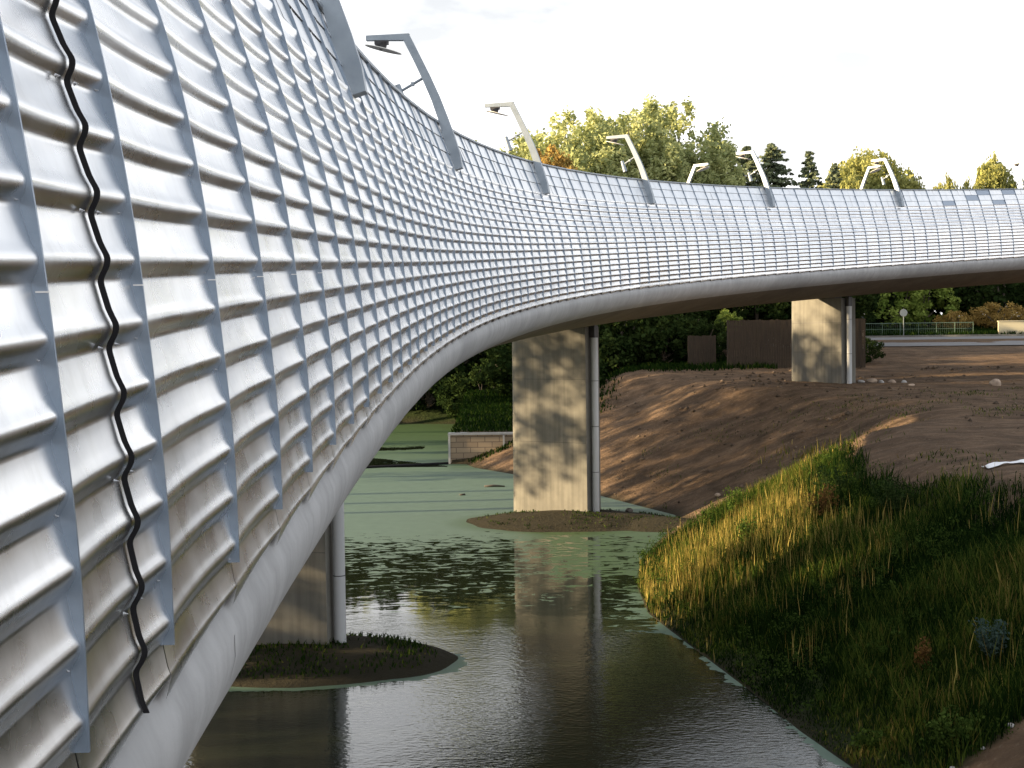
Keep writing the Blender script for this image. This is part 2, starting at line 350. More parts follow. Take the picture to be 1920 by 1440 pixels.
# concrete girder with its rounded nose
G = [(-0.13, -0.9), (-0.07, -1.25), (-0.03, -1.36), (0.045, -1.44), (0.080, -1.52), (0.082, -1.60), (0.062, -1.68), (0.03, -1.76), (-0.04, -1.88), (-0.15, -1.98), (-0.32, -2.09), (-0.55, -2.2), (-0.95, -2.35), (-1.4, -2.5), (-2.2, -2.72), (-3.2, -2.87), (-4.5, -2.90),
     (-5.3, -2.84), (-6.2, -2.55), (-7.0, -2.1), (-7.6, -1.6), (-8.0, -1.15), (-8.1, -0.9), (-8.05, -0.4), (-7.9, 0.6), (-7.65, 1.6), (-7.5, 1.6), (-0.75, 1.2), (-0.62, 1.2), (-0.42, 0.7), (-0.2, 0.0)]
ks = np.arange(K0+2, 96.01, 0.5); rings = [Wp(ks, np.full(len(ks), a), np.full(len(ks), b)) for a, b in G]
V = np.stack(rings, 1); nk, ng = len(ks), len(G)
F = [[i*ng+j, i*ng+(j+1) % ng, (i+1)*ng+(j+1) % ng, (i+1)*ng+j] for i in range(nk-1) for j in range(ng)]
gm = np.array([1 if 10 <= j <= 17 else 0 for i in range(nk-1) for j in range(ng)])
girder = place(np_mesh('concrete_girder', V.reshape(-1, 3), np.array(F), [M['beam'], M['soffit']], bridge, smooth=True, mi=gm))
girder.data.set_sharp_from_angle(angle=R(40))
# casting joints on the girder nose: thin dark lines
for kj in (1.95, 7.5, 13.0, 18.5, 24.0, 29.5, 35.0, 40.5, 46.0, 51.5, 57.0, 62.5, 68.0, 73.5, 79.0):
    mb = MB(); g = G[4:14]
    A = [Wp(kj-0.003, a+0.0015, b-0.0015) for a, b in g]; B = [Wp(kj+0.003, a+0.0015, b-0.0015) for a, b in g]
    mb.strip(A, B); place(mb.build('casting_joint', M['dark_metal'], bridge, smooth=True))
# far side screen and cladding (seen from elsewhere)
mb = MB(); ks = np.arange(K0+2, 96.01, 1.0)
for (a1, b1), (a2, b2) in zip([(-8.15, -1.0), (-8.13, -.5), (-8.0, 0.4), (-7.8, 1.4), (-7.45, 2.85)], [(-8.13, -.5), (-8.0, 0.4), (-7.8, 1.4), (-7.45, 2.85), (-7.39, 2.85)]):
    mb.strip(Wp(ks, np.full(len(ks), a1), np.full(len(ks), b1)), Wp(ks, np.full(len(ks), a2), np.full(len(ks), b2)))
mb.strip(Wp(ks, np.full(len(ks), -7.39), np.full(len(ks), 2.85)), Wp(ks, np.full(len(ks), -7.55), np.full(len(ks), 1.55)))
place(mb.build('far_side_screen', M['panel'], bridge))
mb = MB(); mb.strip(Wp(ks, np.full(len(ks), -0.95), np.full(len(ks), 1.22)), Wp(ks, np.full(len(ks), -7.35), np.full(len(ks), 1.64)))
place(mb.build('carriageway', M['asphalt'], bridge))

# ------------------------------------------------------------------ piers
def pier(k, label, zbot, name='bridge_pier'):
    t = th_at(k); c = Wp(k, -5.68, 0); ztop = float(Wp(k, -4.6, -2.9)[2]) - 0.10
    root = empty(name, (c[0], c[1], zbot), -t)
    tag(root, label, 'bridge pier', 'concrete piers carrying the bridge')
    # local +x points outwards (towards the clad side), wall is 3 m long, rounded at its inner end
    hl, hw = 1.73, 0.58; pts = [(hl, -hw), (hl, hw)]
    for i in range(0, 13):
        a = math.pi/2 + math.pi*i/12; pts.append((-hl+hw + hw*math.cos(a), hw*math.sin(a)))
    h = ztop - zbot; mb = MB(); n_ = len(pts); zs = [-1.2] + [h*i/6 for i in range(7)]
    vs = [(x*(1.0+0.012*(1-zz/h)), y, zz) for zz in zs for x, y in pts]
    fs = [(i*n_+j, i*n_+(j+1) % n_, (i+1)*n_+(j+1) % n_, (i+1)*n_+j) for i in range(len(zs)-1) for j in range(n_)]
    fs.append(tuple((len(zs)-1)*n_+j for j in range(n_)))
    mb.add(vs, fs); col_ = mb.build('column', M['pier'], root, smooth=True, angle=R(40))
    for zz in (h*0.38, h*0.72):
        s = MB(); q = [(x*1.0+(0.004 if x > 0 else -0.004), y*1.006, zz) for x, y in pts]; q2 = [(a, b, c_+0.012) for a, b, c_ in q]
        q.append(q[0]); q2.append(q2[0]); s.strip(q, q2); s.build('formwork_joint', M['dark_metal'], col_)
    pb = MB(); px = hl + 0.20; pb.tube([(px, -0.2, -0.1), (px, -0.2, h-0.42)], 0.135, 20); dp = pb.build('drain_pipe', M['pipe'], root, smooth=True, angle=R(40))
    for zz in np.arange(1.6, h-0.5, 1.75):
        s = MB(); s.tube([(px, -0.2, zz), (px, -0.2, zz+0.02)], 0.139, 20); s.build('pipe_joint', M['dark_metal'], dp)
    for bx in (-0.8, 0.85):
        s = MB(); s.box((bx, 0, h+0.05), (0.5, 0.6, 0.16)); s.build('bearing', M['dark_metal'], root)
    s = MB(); s.box((px-0.05, -0.15, h-0.18), (0.22, 0.3, 0.46)); s.tube([(px, -0.2, h-0.42), (px-0.05, -0.15, h+0.35)], 0.07, 10); s.build('drain_outlet', M['dark_metal'], root)
    return root
pier(25.20, 'shaded concrete pier on the nearest muddy island, half hidden by the bridge edge', 0.25)
pier(45.95, 'concrete pier dappled with sunlight standing on the low mud spit', 0.22)
pier(66.10, 'concrete pier farthest off on the bare dirt, in front of the wooden fence', 4.35)
pier(86.2, 'concrete pier beyond the right edge of the view', 5.3)

# ------------------------------------------------------------------ lamps
LP = [(-0.36, 1.50), (-0.40, 1.75), (-0.50, 2.10), (-0.62, 2.45), (-0.77, 2.85), (-0.95, 3.25), (-1.13, 3.62), (-1.32, 4.0)]
def lamp(k, label, side=1, dz=0.0):
    t = th_at(k); nb = 0 if side > 0 else -8.12
    base = Wp(k, nb - 0.36*side, 1.5 + dz)
    sc = 1 - 0.0427*max(k-28, 0)/40
    root = empty('street_lamp', tuple(base), -t + (0 if side > 0 else math.pi))
    tag(root, label, 'street lamp', 'lamps leaning in over the bridge parapets')
    L0 = [(a + 0.36, (b - 1.5)*sc) for a, b in LP]
    wdt = [0.20, 0.18, 0.15, 0.13, 0.115, 0.11, 0.105, 0.105]; dpt = [0.26, 0.25, 0.20, 0.165, 0.15, 0.135, 0.125, 0.12]
    mb = MB(); vs = []
    for (a, b), w_, d_ in zip(L0, wdt, dpt):
        for sx, sy in ((0.10, -1), (0.10, 1), (-0.9, 1), (-0.9, -1)):
            vs.append((a + sx*d_ + 0.06, sy*w_/2, b + (0.04 if sx > 0 else -0.04)))
    n_ = len(L0)
    fs = [(i*4+j, i*4+(j+1) % 4, (i+1)*4+(j+1) % 4, (i+1)*4+j) for i in range(n_-1) for j in range(4)] + [(3, 2, 1, 0), ((n_-1)*4, (n_-1)*4+1, (n_-1)*4+2, (n_-1)*4+3)]
    mb.add(vs, fs); mb.build('pole', M['lampsteel'], root, smooth=True, angle=R(40))
    ex, ez = L0[-1]
    s = MB(); s.add([(ex+.07, -.054, ez+.06), (ex+.07, .054, ez+.06), (ex-.75, .054, ez+.05), (ex-.75, -.054, ez+.05),
                     (ex+.02, -.054, ez-.06), (ex+.02, .054, ez-.06), (ex-.75, .054, ez-.04), (ex-.75, -.054, ez-.04)],
                    [(0,1,2,3),(7,6,5,4),(0,4,5,1),(1,5,6,2),(2,6,7,3),(3,7,4,0)])
    s.build('arm', M['lampsteel'], root)
    s = MB(); cx = ex - 0.46; A = Matrix.Rotation(R(14), 3, 'Y')
    s.box((cx, 0, ez-.085), (0.26, 0.10, 0.07)); s.tube([(cx, 0, ez-.11), (cx+.03, 0, ez-.20)], [0.12, 0.06], 12)
    hd = s.build('luminaire', M['dark_metal'], root)
    s = MB(); ring = [(cx + .03 + 0.36*math.cos(2*math.pi*i/20)*math.cos(R(15)), 0.20*math.sin(2*math.pi*i/20), ez-.205 + 0.36*math.cos(2*math.pi*i/20)*math.sin(R(-15))) for i in range(20)]
    rg2 = [(x, y, z-.014) for x, y, z in ring]; s.add(ring+rg2, [tuple(range(20)), tuple(range(39, 19, -1))] + [(i, 20+i, 20+(i+1) % 20, (i+1) % 20) for i in range(20)])
    s.build('reflector_plate', M['white_paint'], hd)
    if side > 0:
        s = MB(); p0 = Vector((L0[5][0]-.02, 0, L0[5][1])); p1 = p0 + Vector((-0.46, 0, -0.25)); s.tube([p0, p1], 0.026, 8); s.box((p0+p1)/2, (0.06, 0.07, 0.07))
        br = s.build('bracket', M['lampsteel'], root)
        s = MB(); s.tube([p1 + Vector((-0.06, 0, 0.12)), p1 + Vector((0.06, 0, -0.26))], [0.055, 0.075], 12); s.build('spotlight', M['lampsteel'], br, smooth=True, angle=R(40))
    return root
ORD = ['lamp post whose head is cut off by the top of the view, nearest of all', 'tall leaning lamp with its head against the white sky, left of the poplars',
       'leaning lamp in front of the orange and green poplars', 'leaning lamp over the middle of the poplars, its spotlight below the arm', 'leaning lamp in front of the pair of spruces',
       'leaning lamp in front of the broad yellow-green tree', 'leaning lamp at the right edge by the round tree']
lamp(-0.5, 'lamp post above and beside the viewpoint, out of view')
for i, lb in enumerate(ORD): lamp(10.5 + 11*i, lb)
lamp(58.2, 'small pale lamp on the far parapet at the right end of the poplars', -1, 0.08)
lamp(71.0, 'pale lamp on the far parapet beside the broad yellow-green tree', -1, 0.30)
lamp(84.0, 'pale lamp on the far parapet beyond the right edge', -1, 0.62)

# ------------------------------------------------------------------ water outline (X, Y), land outside it
POND = [(16, -70), (10.5, -12), (8.6, 6), (6.6, 15.5), (5.47, 20.6), (5.05, 22.6), (4.61, 25.4), (4.02, 28.7), (3.40, 32.3), (3.45, 35.8), (3.95, 40.0),
        (4.9, 43.5), (5.5, 45.6), (6.6, 47.5), (6.3, 50.0), (5.25, 52.6), (4.0, 55.8), (2.0, 60.5), (-0.1, 65.6), (-2.1, 69.0), (-2.6, 70.9), (-3.6, 71.1), (-3.7, 97),
        (-2.5, 103), (-10, 105), (-19, 101), (-24, 90), (-25, 60), (-27, 20), (-28, -70)]
PA = np.array(POND)
def pond_sdf(X, Y):
    """distance to the shoreline, positive on land"""
    X = np.asarray(X, float); Y = np.asarray(Y, float); d = np.full(X.shape, 1e9); inside = np.zeros(X.shape, bool)
    for i in range(len(PA)):
        (x1, y1), (x2, y2) = PA[i], PA[(i+1) % len(PA)]
        ex, ey = x2-x1, y2-y1; t = np.clip(((X-x1)*ex+(Y-y1)*ey)/(ex*ex+ey*ey), 0, 1)
        d = np.minimum(d, np.hypot(X-x1-t*ex, Y-y1-t*ey))
        if y1 != y2:
            c = ((y1 > Y) != (y2 > Y)) & (X < ex*(Y-y1)/(y2-y1)+x1); inside ^= c
    return np.where(inside, -d, d)
def vnoise(X, Y, s, seed=0):
    """smooth value noise in [-1, 1]"""
    X = X/s + seed*17.3; Y = Y/s + seed*9.1; xi, yi = np.floor(X), np.floor(Y); fx, fy = X-xi, Y-yi
    fx = fx*fx*(3-2*fx); fy = fy*fy*(3-2*fy)
    def h(a, b):
        q = np.sin(a*127.1 + b*311.7 + seed*74.7)*43758.5453; return q-np.floor(q)
    return 2*((h(xi, yi)*(1-fx)+h(xi+1, yi)*fx)*(1-fy) + (h(xi, yi+1)*(1-fx)+h(xi+1, yi+1)*fx)*fy) - 1
def fbm(X, Y, s, o=4, seed=0):
    v = 0; a = 1; t = 0
    for i in range(o): v = v + a*vnoise(X, Y, s/2**i, seed+i); t += a; a *= .55
    return v/t
PLY = np.array([-100, 12, 20, 33, 50, 66, 80, 95, 106, 113, 118, 132, 160, 250, 6000.]); PLZ = np.array([-3.6, -3.6, -3.5, -3.25, -2.95, -2.62, -2.15, -1.25, -0.80, -0.65, -0.35, 0.9, 1.6, 2.0, 2.0])
def Yroad(X, Y): return Y + 0.14*np.clip(X-28, 0, 60)
def ground(X, Y, rough=True):
    X = np.asarray(X, float); Y = np.asarray(Y, float)
    d = pond_sdf(X, Y); n = fbm(X, Y, 5.0, 4, 3)
    pl = np.interp(Yroad(X, Y), PLY, PLZ)
    lf = X < 0
    pl = np.where(lf & (Y < 100), -2.6, pl)
    slope = np.where(Y < 45, 0.50, 0.44)
    z = -H + d*slope*(1+0.12*n)
    top = pl + 0.12*n*np.clip((105-Y)/30, 0, 1)
    # soft minimum
    k = 0.5; hh = np.clip(0.5+0.5*(top-z)/k, 0, 1); z = top*(1-hh)+z*hh - k*hh*(1-hh)
    z = np.where(d < 0, np.maximum(-H + d*0.45, -H-1.6), z)
    # ground held up by the retaining wall
    R1 = (X > -3.4) & (X < 7) & (Y > 71.35) & (Y < 97); z = np.where(R1, np.maximum(z, -5.35 + 0.05*np.clip(Y-72, 0, 30)), z)
    # island round the nearest pier, spit round the second
    def mound(cx, cy, ax, ay, h, rot=0):
        c, s = math.cos(rot), math.sin(rot); u = ((X-cx)*c+(Y-cy)*s)/ax; v = (-(X-cx)*s+(Y-cy)*c)/ay; r2 = u*u+v*v + 0.10*vnoise(X, Y, 0.9, 7)
        return -H + h*(1-r2)
    z = np.maximum(z, np.where(Y < 40, mound(-4.6, 28.0, 3.25, 2.15, 0.42, -0.05), -99))
    z = np.maximum(z, mound(2.3, 48.6, 4.1, 2.75, 0.36, -0.06))
    z = np.maximum(z, mound(5.6, 47.2, 2.0, 1.6, 0.30, 0))
    if rough:
        near = np.clip((110-Y)/30, 0, 1)
        z = z + np.where(d > 0.3, 0.05*fbm(X, Y, 1.3, 3, 9) + 0.025*vnoise(X*0.35+Y*0.9, Y*0.35-X*0.9, 0.45, 4), 0)*near
    return z + H
def axis(lo, hi, st, out_lo, out_hi, g=1.22):
    a = list(np.arange(lo, hi+1e-6, st)); s = st
    while a[-1] < out_hi: s *= g; a.append(a[-1]+s)
    s = st
    while a[0] > out_lo: s *= g; a.insert(0, a[0]-s)
    return np.array(a)
gx = np.unique(np.concatenate([axis(-9, 26, .20, -2500, 2500)])); gy = axis(14, 84, .20, -400, 4500, 1.06)
GX, GY = np.meshgrid(gx, gy, indexing='ij'); GZ = ground(GX, GY)
sd = pond_sdf(GX, GY)
nx, ny = GX.shape; idx = np.arange(nx*ny).reshape(nx, ny)
F = np.stack([idx[:-1, :-1], idx[1:, :-1], idx[1:, 1:], idx[:-1, 1:]], -1).reshape(-1, 4)
nA = fbm(GX, GY, 2.2, 4, 21)
# where plants cover the soil (0 bare, 1 green)
edge_r = 7.0 - 0.05*np.abs(GY-30)                         # width of the overgrown bank
green = np.clip((edge_r - sd)/1.4 + 0.8*nA, 0, 1) * np.clip((42.5-GY)/3.0 + nA, 0, 1) * (GX > 0)
path = np.clip((18.95 + 0.43*(GX-5.8) - GY)/0.25 + 0.9*nA, 0, 1)          # worn track at the near right corner
green = green*(1-path)
green = np.maximum(green, ((GX < 0) & (GY < 40))*np.clip(0.45+0.9*nA, 0, 1)*0.8)
green = np.maximum(green, np.clip((GY-70)/3, 0, 1)*np.clip((4.5+0.10*(GY-70)+nA*2-GX)/2, 0, 1))
green = np.maximum(green, np.clip((GY-78)/2+nA, 0, 1)*np.clip((14-GX)/3, 0, 1))
yr = Yroad(GX, GY); green = np.maximum(green, np.clip((yr-114.5)/0.8, 0, 1))
green = np.maximum(green, (GX < -12)*np.clip(0.8+nA, 0, 1))
green = np.maximum(green, np.clip((GY-200)/20, 0, 1))
wet = np.clip(1 - sd/0.5, 0, 1)*(sd < 0.6)
m = M['soil'] = mat('soil', (0.2, 0.14, 0.1), 0.95, 0, 0.1)
n, r = noise_col(m, 0.8, (0.060, 0.042, 0.028), (0.20, 0.135, 0.088), 0.28, 0.72, 10, rough=0.66)
n2, r2 = noise_col(m, 1.4, (0.62, 0.62, 0.62), (1.1, 1.1, 1.1), 0.35, 0.6, 6, stretch=(0.35, 1.6, 1))
soil = mixc(m, 0.8, r.outputs[0], r2.outputs[0], 'MULTIPLY')
n3, r3 = noise_col(m, 9, (0, 0, 0), (1, 1, 1), 0.60, 0.68, 4); sp_ = nd(m, 'ShaderNodeMath', operation='MULTIPLY'); lk(m, r3.outputs[0], sp_.inputs[0]); sp_.inputs[1].default_value = 0.45; soil = mixc(m, sp_.outputs[0], soil, (0.26, 0.21, 0.16))
n5, r5 = noise_col(m, 2.5, (0.010, 0.018, 0.006), (0.030, 0.045, 0.013), 0.3, 0.7, 8)
at = nd(m, 'ShaderNodeAttribute', attribute_name='green'); c_ = mixc(m, at.outputs['Fac'], soil, r5.outputs[0])
at2 = nd(m, 'ShaderNodeAttribute', attribute_name='wet'); c_ = mixc(m, at2.outputs['Fac'], c_, (0.035, 0.032, 0.022))
lk(m, c_, P(m).inputs['Base Color']); n6, _ = noise_col(m, 5, (0, 0, 0), (1, 1, 1), 0.3, 0.7, 12, rough=.7); bump(m, n6.outputs['Fac'], 1.0, 0.16)
tag(np_mesh('ground', np.stack([GX, GY, GZ], -1).reshape(-1, 3), F, M['soil'], smooth=True, attrs={'green': green.ravel(), 'wet': wet.ravel()}), kind='structure')

# ------------------------------------------------------------------ water with duckweed
wx = axis(-11, 9, .16, -34, 20, 1.25); wy = axis(17, 76, .16, -75, 112, 1.12)
wX, wY = np.meshgrid(wx, wy, indexing='ij'); sd = pond_sdf(wX, wY); nb = fbm(wX, wY*2.2, 2.6, 4, 31)
shore = -sd
isl = np.hypot((wX+4.6)/3.25, (wY-28.0)/2.15)             # 1 on the island's rim
sp = np.hypot((wX-2.3)/4.1, (wY-48.6)/2.75)
weed = np.interp(wY, [30, 32.2, 33.0, 35, 40, 44, 47.5, 49, 200], [0, 0, 0.26, 0.32, 0.38, 0.50, 0.88, 1.0, 1.0])
weed = np.where((wX > 0.3) & (wY > 35.8) & (wY < 47), np.maximum(weed, np.clip((wX-0.3)/1.0, 0, 1)*np.clip((wY-35.8)/2.0, 0, 1)*0.56), weed)
weed = np.where((wX > 1.8) & (wY > 30) & (wY <= 36), np.clip((2.6-shore)/2.6, 0, 1)*0.5, weed)
# open dark water behind the floating boom, and a smaller open patch beyond
bx = np.clip((-3.6-wX)/4.5, 0, 1)
weed = weed*(1 - ((wY > 69.6) & (wY < 70.2+5.0*bx) & (wX < -3.5))*np.clip(0.9+0.8*nb, 0, 1)) * (1-((wY > 80) & (wY < 84) & (wX < -5.6))*np.clip(0.8+1.2*nb, 0, 1))
weed = np.maximum(weed, np.clip(0.55-shore*3.0+1.9*nb, 0, 1)*(wX > 0)*(wY > 17)*(wY < 34)*0.9)
weed = np.maximum(weed, np.clip(1-(isl-0.97)*5.0+0.8*nb, 0, 1)*(wY < 34)*0.95*(isl > 0.9)*(wY < 28.5))
weed = np.maximum(weed, np.clip(1-(sp-1.0)*3+0.6*nb, 0, 1)*(wY > 42)*(wX > 0)*0.95)
fresh = np.clip((wY-62)/25, 0, 1)*0.9 + np.clip(1-(sp-1)*4, 0, 1)*(wY > 40)*0.8 + np.clip((wX-0.3), 0, 1)*(wY > 35)*(wY < 46)*0.7
calm = np.clip((wY-29.5)/3.5, 0, 1)
nx, ny = wX.shape; idx = np.arange(nx*ny).reshape(nx, ny)
F = np.stack([idx[:-1, :-1], idx[1:, :-1], idx[1:, 1:], idx[:-1, 1:]], -1)
keep = (np.minimum.reduce([sd[:-1, :-1], sd[1:, :-1], sd[1:, 1:], sd[:-1, 1:]]) < 1.0); F = F[keep]
m = M['water'] = bpy.data.materials.new('pond_water'); m.use_nodes = True; nt = m.node_tree; pb = P(m)
pb.inputs['Base Color'].default_value = (0.012, 0.016, 0.010, 1); pb.inputs['Roughness'].default_value = 0.015; pb.inputs['IOR'].default_value = 1.5; pb.inputs['Specular IOR Level'].default_value = 1.0
t = nd(m, 'ShaderNodeTexCoord'); mp = nd(m, 'ShaderNodeMapping'); lk(m, t.outputs['Object'], mp.inputs[0]); mp.inputs['Scale'].default_value = (1.0, 1.7, 1)
n1 = nd(m, 'ShaderNodeTexNoise'); n1.inputs['Scale'].default_value = 7.0; n1.inputs['Detail'].default_value = 3; lk(m, mp.outputs[0], n1.inputs['Vector'])
n2 = nd(m, 'ShaderNodeTexNoise'); n2.inputs['Scale'].default_value = 1.2; n2.inputs['Detail'].default_value = 2; lk(m, mp.outputs[0], n2.inputs['Vector'])
ac = nd(m, 'ShaderNodeAttribute', attribute_name='calm')
mr = nd(m, 'ShaderNodeMapRange'); lk(m, ac.outputs['Fac'], mr.inputs['Value']); mr.inputs['To Min'].default_value = 0.115; mr.inputs['To Max'].default_value = 0.008
b1 = nd(m, 'ShaderNodeBump'); b1.inputs['Distance'].default_value = 0.05; lk(m, n1.outputs['Fac'], b1.inputs['Height']); lk(m, mr.outputs[0], b1.inputs['Strength'])
b2 = nd(m, 'ShaderNodeBump'); b2.inputs['Distance'].default_value = 0.02; b2.inputs['Strength'].default_value = 0.25; lk(m, n2.outputs['Fac'], b2.inputs['Height']); lk(m, b1.outputs[0], b2.inputs['Normal'])
lk(m, b2.outputs[0], pb.inputs['Normal'])
# duckweed sheet on top
dw = nd(m, 'ShaderNodeBsdfPrincipled'); dw.inputs['Roughness'].default_value = 0.55; dw.inputs['Specular IOR Level'].default_value = 0.6
af = nd(m, 'ShaderNodeAttribute', attribute_name='fresh'); nn_, rr_ = noise_col(m, 2.0, (0.050, 0.096, 0.066), (0.072, 0.128, 0.090), 0.3, 0.7, 8)
nn2, rr2 = noise_col(m, 3.0, (0.012, 0.040, 0.007), (0.034, 0.082, 0.014), 0.3, 0.7, 8)
lk(m, mixc(m, af.outputs['Fac'], rr_.outputs[0], rr2.outputs[0]), dw.inputs['Base Color'])
mp2 = nd(m, 'ShaderNodeMapping'); lk(m, t.outputs['Object'], mp2.inputs[0]); mp2.inputs['Scale'].default_value = (0.75, 1.5, 1)
n4 = nd(m, 'ShaderNodeTexNoise'); n4.inputs['Scale'].default_value = 2.1; n4.inputs['Detail'].default_value = 9; n4.inputs['Roughness'].default_value = 0.62; n4.inputs['Distortion'].default_value = 0.8; lk(m, mp2.outputs[0], n4.inputs['Vector'])
aw = nd(m, 'ShaderNodeAttribute', attribute_name='weed')
sm = nd(m, 'ShaderNodeMath', operation='MULTIPLY_ADD'); lk(m, aw.outputs['Fac'], sm.inputs[0]); sm.inputs[1].default_value = 0.62; lk(m, n4.outputs['Fac'], sm.inputs[2])
mr2 = nd(m, 'ShaderNodeMapRange'); lk(m, sm.outputs[0], mr2.inputs['Value']); mr2.inputs['From Min'].default_value = 0.775; mr2.inputs['From Max'].default_value = 0.80
mxs = nd(m, 'ShaderNodeMixShader'); lk(m, mr2.outputs[0], mxs.inputs[0]); lk(m, pb.outputs[0], mxs.inputs[1]); lk(m, dw.outputs[0], mxs.inputs[2])
lk(m, mxs.outputs[0], nt.nodes['Material Output'].inputs['Surface'])
tag(np_mesh('water', np.stack([wX, wY, np.zeros_like(wX)], -1).reshape(-1, 3), F, M['water'], smooth=True, attrs={'weed': weed.ravel(), 'fresh': np.clip(fresh, 0, 1).ravel(), 'calm': calm.ravel()}), kind='structure')

# ------------------------------------------------------------------ trees and shrubs
def leaves(rs, C, n_per, rad, size, tone, flat=0.0, up=0.0):
    """clumps at C (m,3) with radius rad -> quads of leaf size; returns V, F, tone"""
    m_ = len(C); n = m_*n_per
    d = rs.normal(size=(n, 3)); d /= np.linalg.norm(d, axis=1)[:, None]; rr = rs.rand(n)**0.45
    rad = np.repeat(np.broadcast_to(rad, m_), n_per)
    P0 = np.repeat(C, n_per, 0) + d*(rr*rad)[:, None]*np.array([1, 1, 0.85+up])
    a = rs.normal(size=(n, 3)); a /= np.linalg.norm(a, axis=1)[:, None]
    b = np.cross(a, rs.normal(size=(n, 3))); b /= np.linalg.norm(b, axis=1)[:, None]
    if flat: a[:, 2] *= (1-flat); b[:, 2] *= (1-flat)
    s = (size*(0.6+0.8*rs.rand(n)))[:, None]
    V = np.stack([P0-a*s*.5, P0+b*s*.32, P0+a*s*.5, P0-b*s*.32], 1).reshape(-1, 3)
    F = np.arange(n*4).reshape(-1, 4)
    tn = np.repeat(np.clip(np.repeat(tone, n_per) + rs.normal(0, .12, n), 0, 1), 4)
    return V, F, tn
def trunk_mb(rs, h, r0, limbs, lean=0.03, top=0.95):
    mb = MB(); pts = [Vector((math.sin(i*1.3)*lean*i, math.cos(i*1.7)*lean*i, h*top*i/8)) for i in range(9)]
    pts[0].z = -0.4
    mb.tube(pts, [r0*(1.25 if i == 0 else 1)*(1-i/8.6) for i in range(9)], 8)
    for (p, q, r) in limbs:
        mid = (Vector(p)+Vector(q))/2 + Vector((0, 0, -0.06*(Vector(q)-Vector(p)).length)); mb.tube([p, mid, q], [r, r*.6, r*.2], 5, cap=False)
    return mb
def make_tree(name, kind, h, w, seed, lm, n_cl=150, n_per=45, leaf=0.32, base=0.1):
    rs = np.random.RandomState(seed); root = empty(name)
    C = []; T = []; RD = []; limbs = []
    if kind == 'poplar':                    # several upswept plumes
        plumes = [(0, 0, 1.0, 0.30)] + [(w*.38*math.cos(a), w*.38*math.sin(a), 0.62+0.34*rs.rand(), 0.24) for a in rs.rand(9)*6.283]
        for (px, py, ph, pw) in plumes:
            m_ = int(n_cl/len(plumes)); hh = base + (ph-base)*rs.rand(m_)**0.8
            env_ = np.sin(np.clip((hh-base*.6)/(ph-base*.6), 0, 1)*math.pi*.96)**.55*w*pw
            ang = rs.rand(m_)*6.283; rr = env_*rs.rand(m_)**.4
            C.append(np.stack([px*(0.45+.55*np.sin(hh*2.2)) + rr*np.cos(ang), py*(0.45+.55*np.sin(hh*2.2)) + rr*np.sin(ang), hh*h], -1)); T.append(rs.rand(m_)*.7+.15); RD.append(np.full(m_, w*.055)*(.7+.6*rs.rand(m_)))
            limbs.append(((0, 0, h*base*1.2), (px*.7, py*.7, h*ph*.6), 0.10))
        up = 1.0
    elif kind == 'round':
        m_ = n_cl; lob = rs.normal(size=(9, 3)); lob /= np.linalg.norm(lob, axis=1)[:, None]
        d = rs.normal(size=(m_, 3)); d[:, 2] += .25; d /= np.linalg.norm(d, axis=1)[:, None]; q = (d@lob.T).max(1)
        rr = (0.74+0.28*q)*(0.45+0.55*rs.rand(m_)**.5)
        hz_ = (1-base)/2*h; C.append(np.stack([d[:, 0]*rr*w/2, d[:, 1]*rr*w/2, base*h+hz_+d[:, 2]*rr*hz_], -1)); T.append(np.clip(rs.rand(m_)*.6+.2+.2*d[:, 2], 0, 1)); RD.append(np.full(m_, w*.08)*(.7+.7*rs.rand(m_)))
        for i in range(7):
            c = C[0][rs.randint(m_)]; limbs.append(((0, 0, h*(base*.7+.15*rs.rand())), tuple(c*np.array([.8, .8, .95])), .10))
        up = 0.
    elif kind == 'spruce':
        nl = int(n_cl/4)
        for i in range(nl):
            f = (i+.5)/nl; zz = h*(base+(1-base)*f); R_ = w/2*(1-f)**.62+.05; nbx = 9
            a0 = rs.rand()*6.283; nbx = 7
            for j in range(nbx):
                a = a0+j*6.283/nbx+rs.normal(0, .15); Rj = R_*(.45+.65*rs.rand()); zz = h*(base+(1-base)*np.clip(f+rs.normal(0, .012), 0, 1))
                tt = np.array([.3, .55, .8, 1.0]); C.append(np.stack([Rj*tt*math.cos(a), Rj*tt*math.sin(a), zz - Rj*.28*tt + Rj*.12*tt**3], -1)); T.append(.25+.5*tt*rs.rand()); RD.append(np.full(4, max(.16, R_*.13)))
        n_per = max(6, n_per//5); up = -.35
    C = np.vstack(C); T = np.concatenate(T); RD = np.concatenate(RD)
    V, F, tn = leaves(rs, C, n_per, RD, leaf, T, up=up)
    if limbs or kind == 'spruce':
        trunk_mb(rs, h, max(.12, h*.013), limbs).build('trunk', M['bark'], root, smooth=True)
    np_mesh('crown', V, F, lm, root, attrs={'tone': tn})
    return root
protos = {}
used = set()
def put_tree(key, x, y, sc, rz, name, label, cat, group=None, zoff=0.0, sz=None):
    p = protos[key]
    if key in used: o = copy_tree(p)
    else: o = p; used.add(key)
    o.name = name; o.location = (x, y, float(ground(x, y, False)) + zoff); o.rotation_euler = (0, 0, rz); o.scale = (sc, sc, sz or sc)
    tag(o, label, cat, group); return o
protos['pop1'] = make_tree('poplar_tree', 'poplar', 22, 9.0, 1, M['leaf_poplar'], 1000, 44, .38, .05)
protos['pop2'] = make_tree('poplar_tree', 'poplar', 22, 10, 2, M['leaf_poplar'], 1100, 44, .38, .05)
protos['popa'] = make_tree('autumn_tree', 'round', 15, 6.0, 3, M['leaf_autumn'], 170, 55, .30, .06)
protos['spr1'] = make_tree('spruce_tree', 'spruce', 20, 12, 4, M['leaf_spruce'], 260, 60, .38, .04)
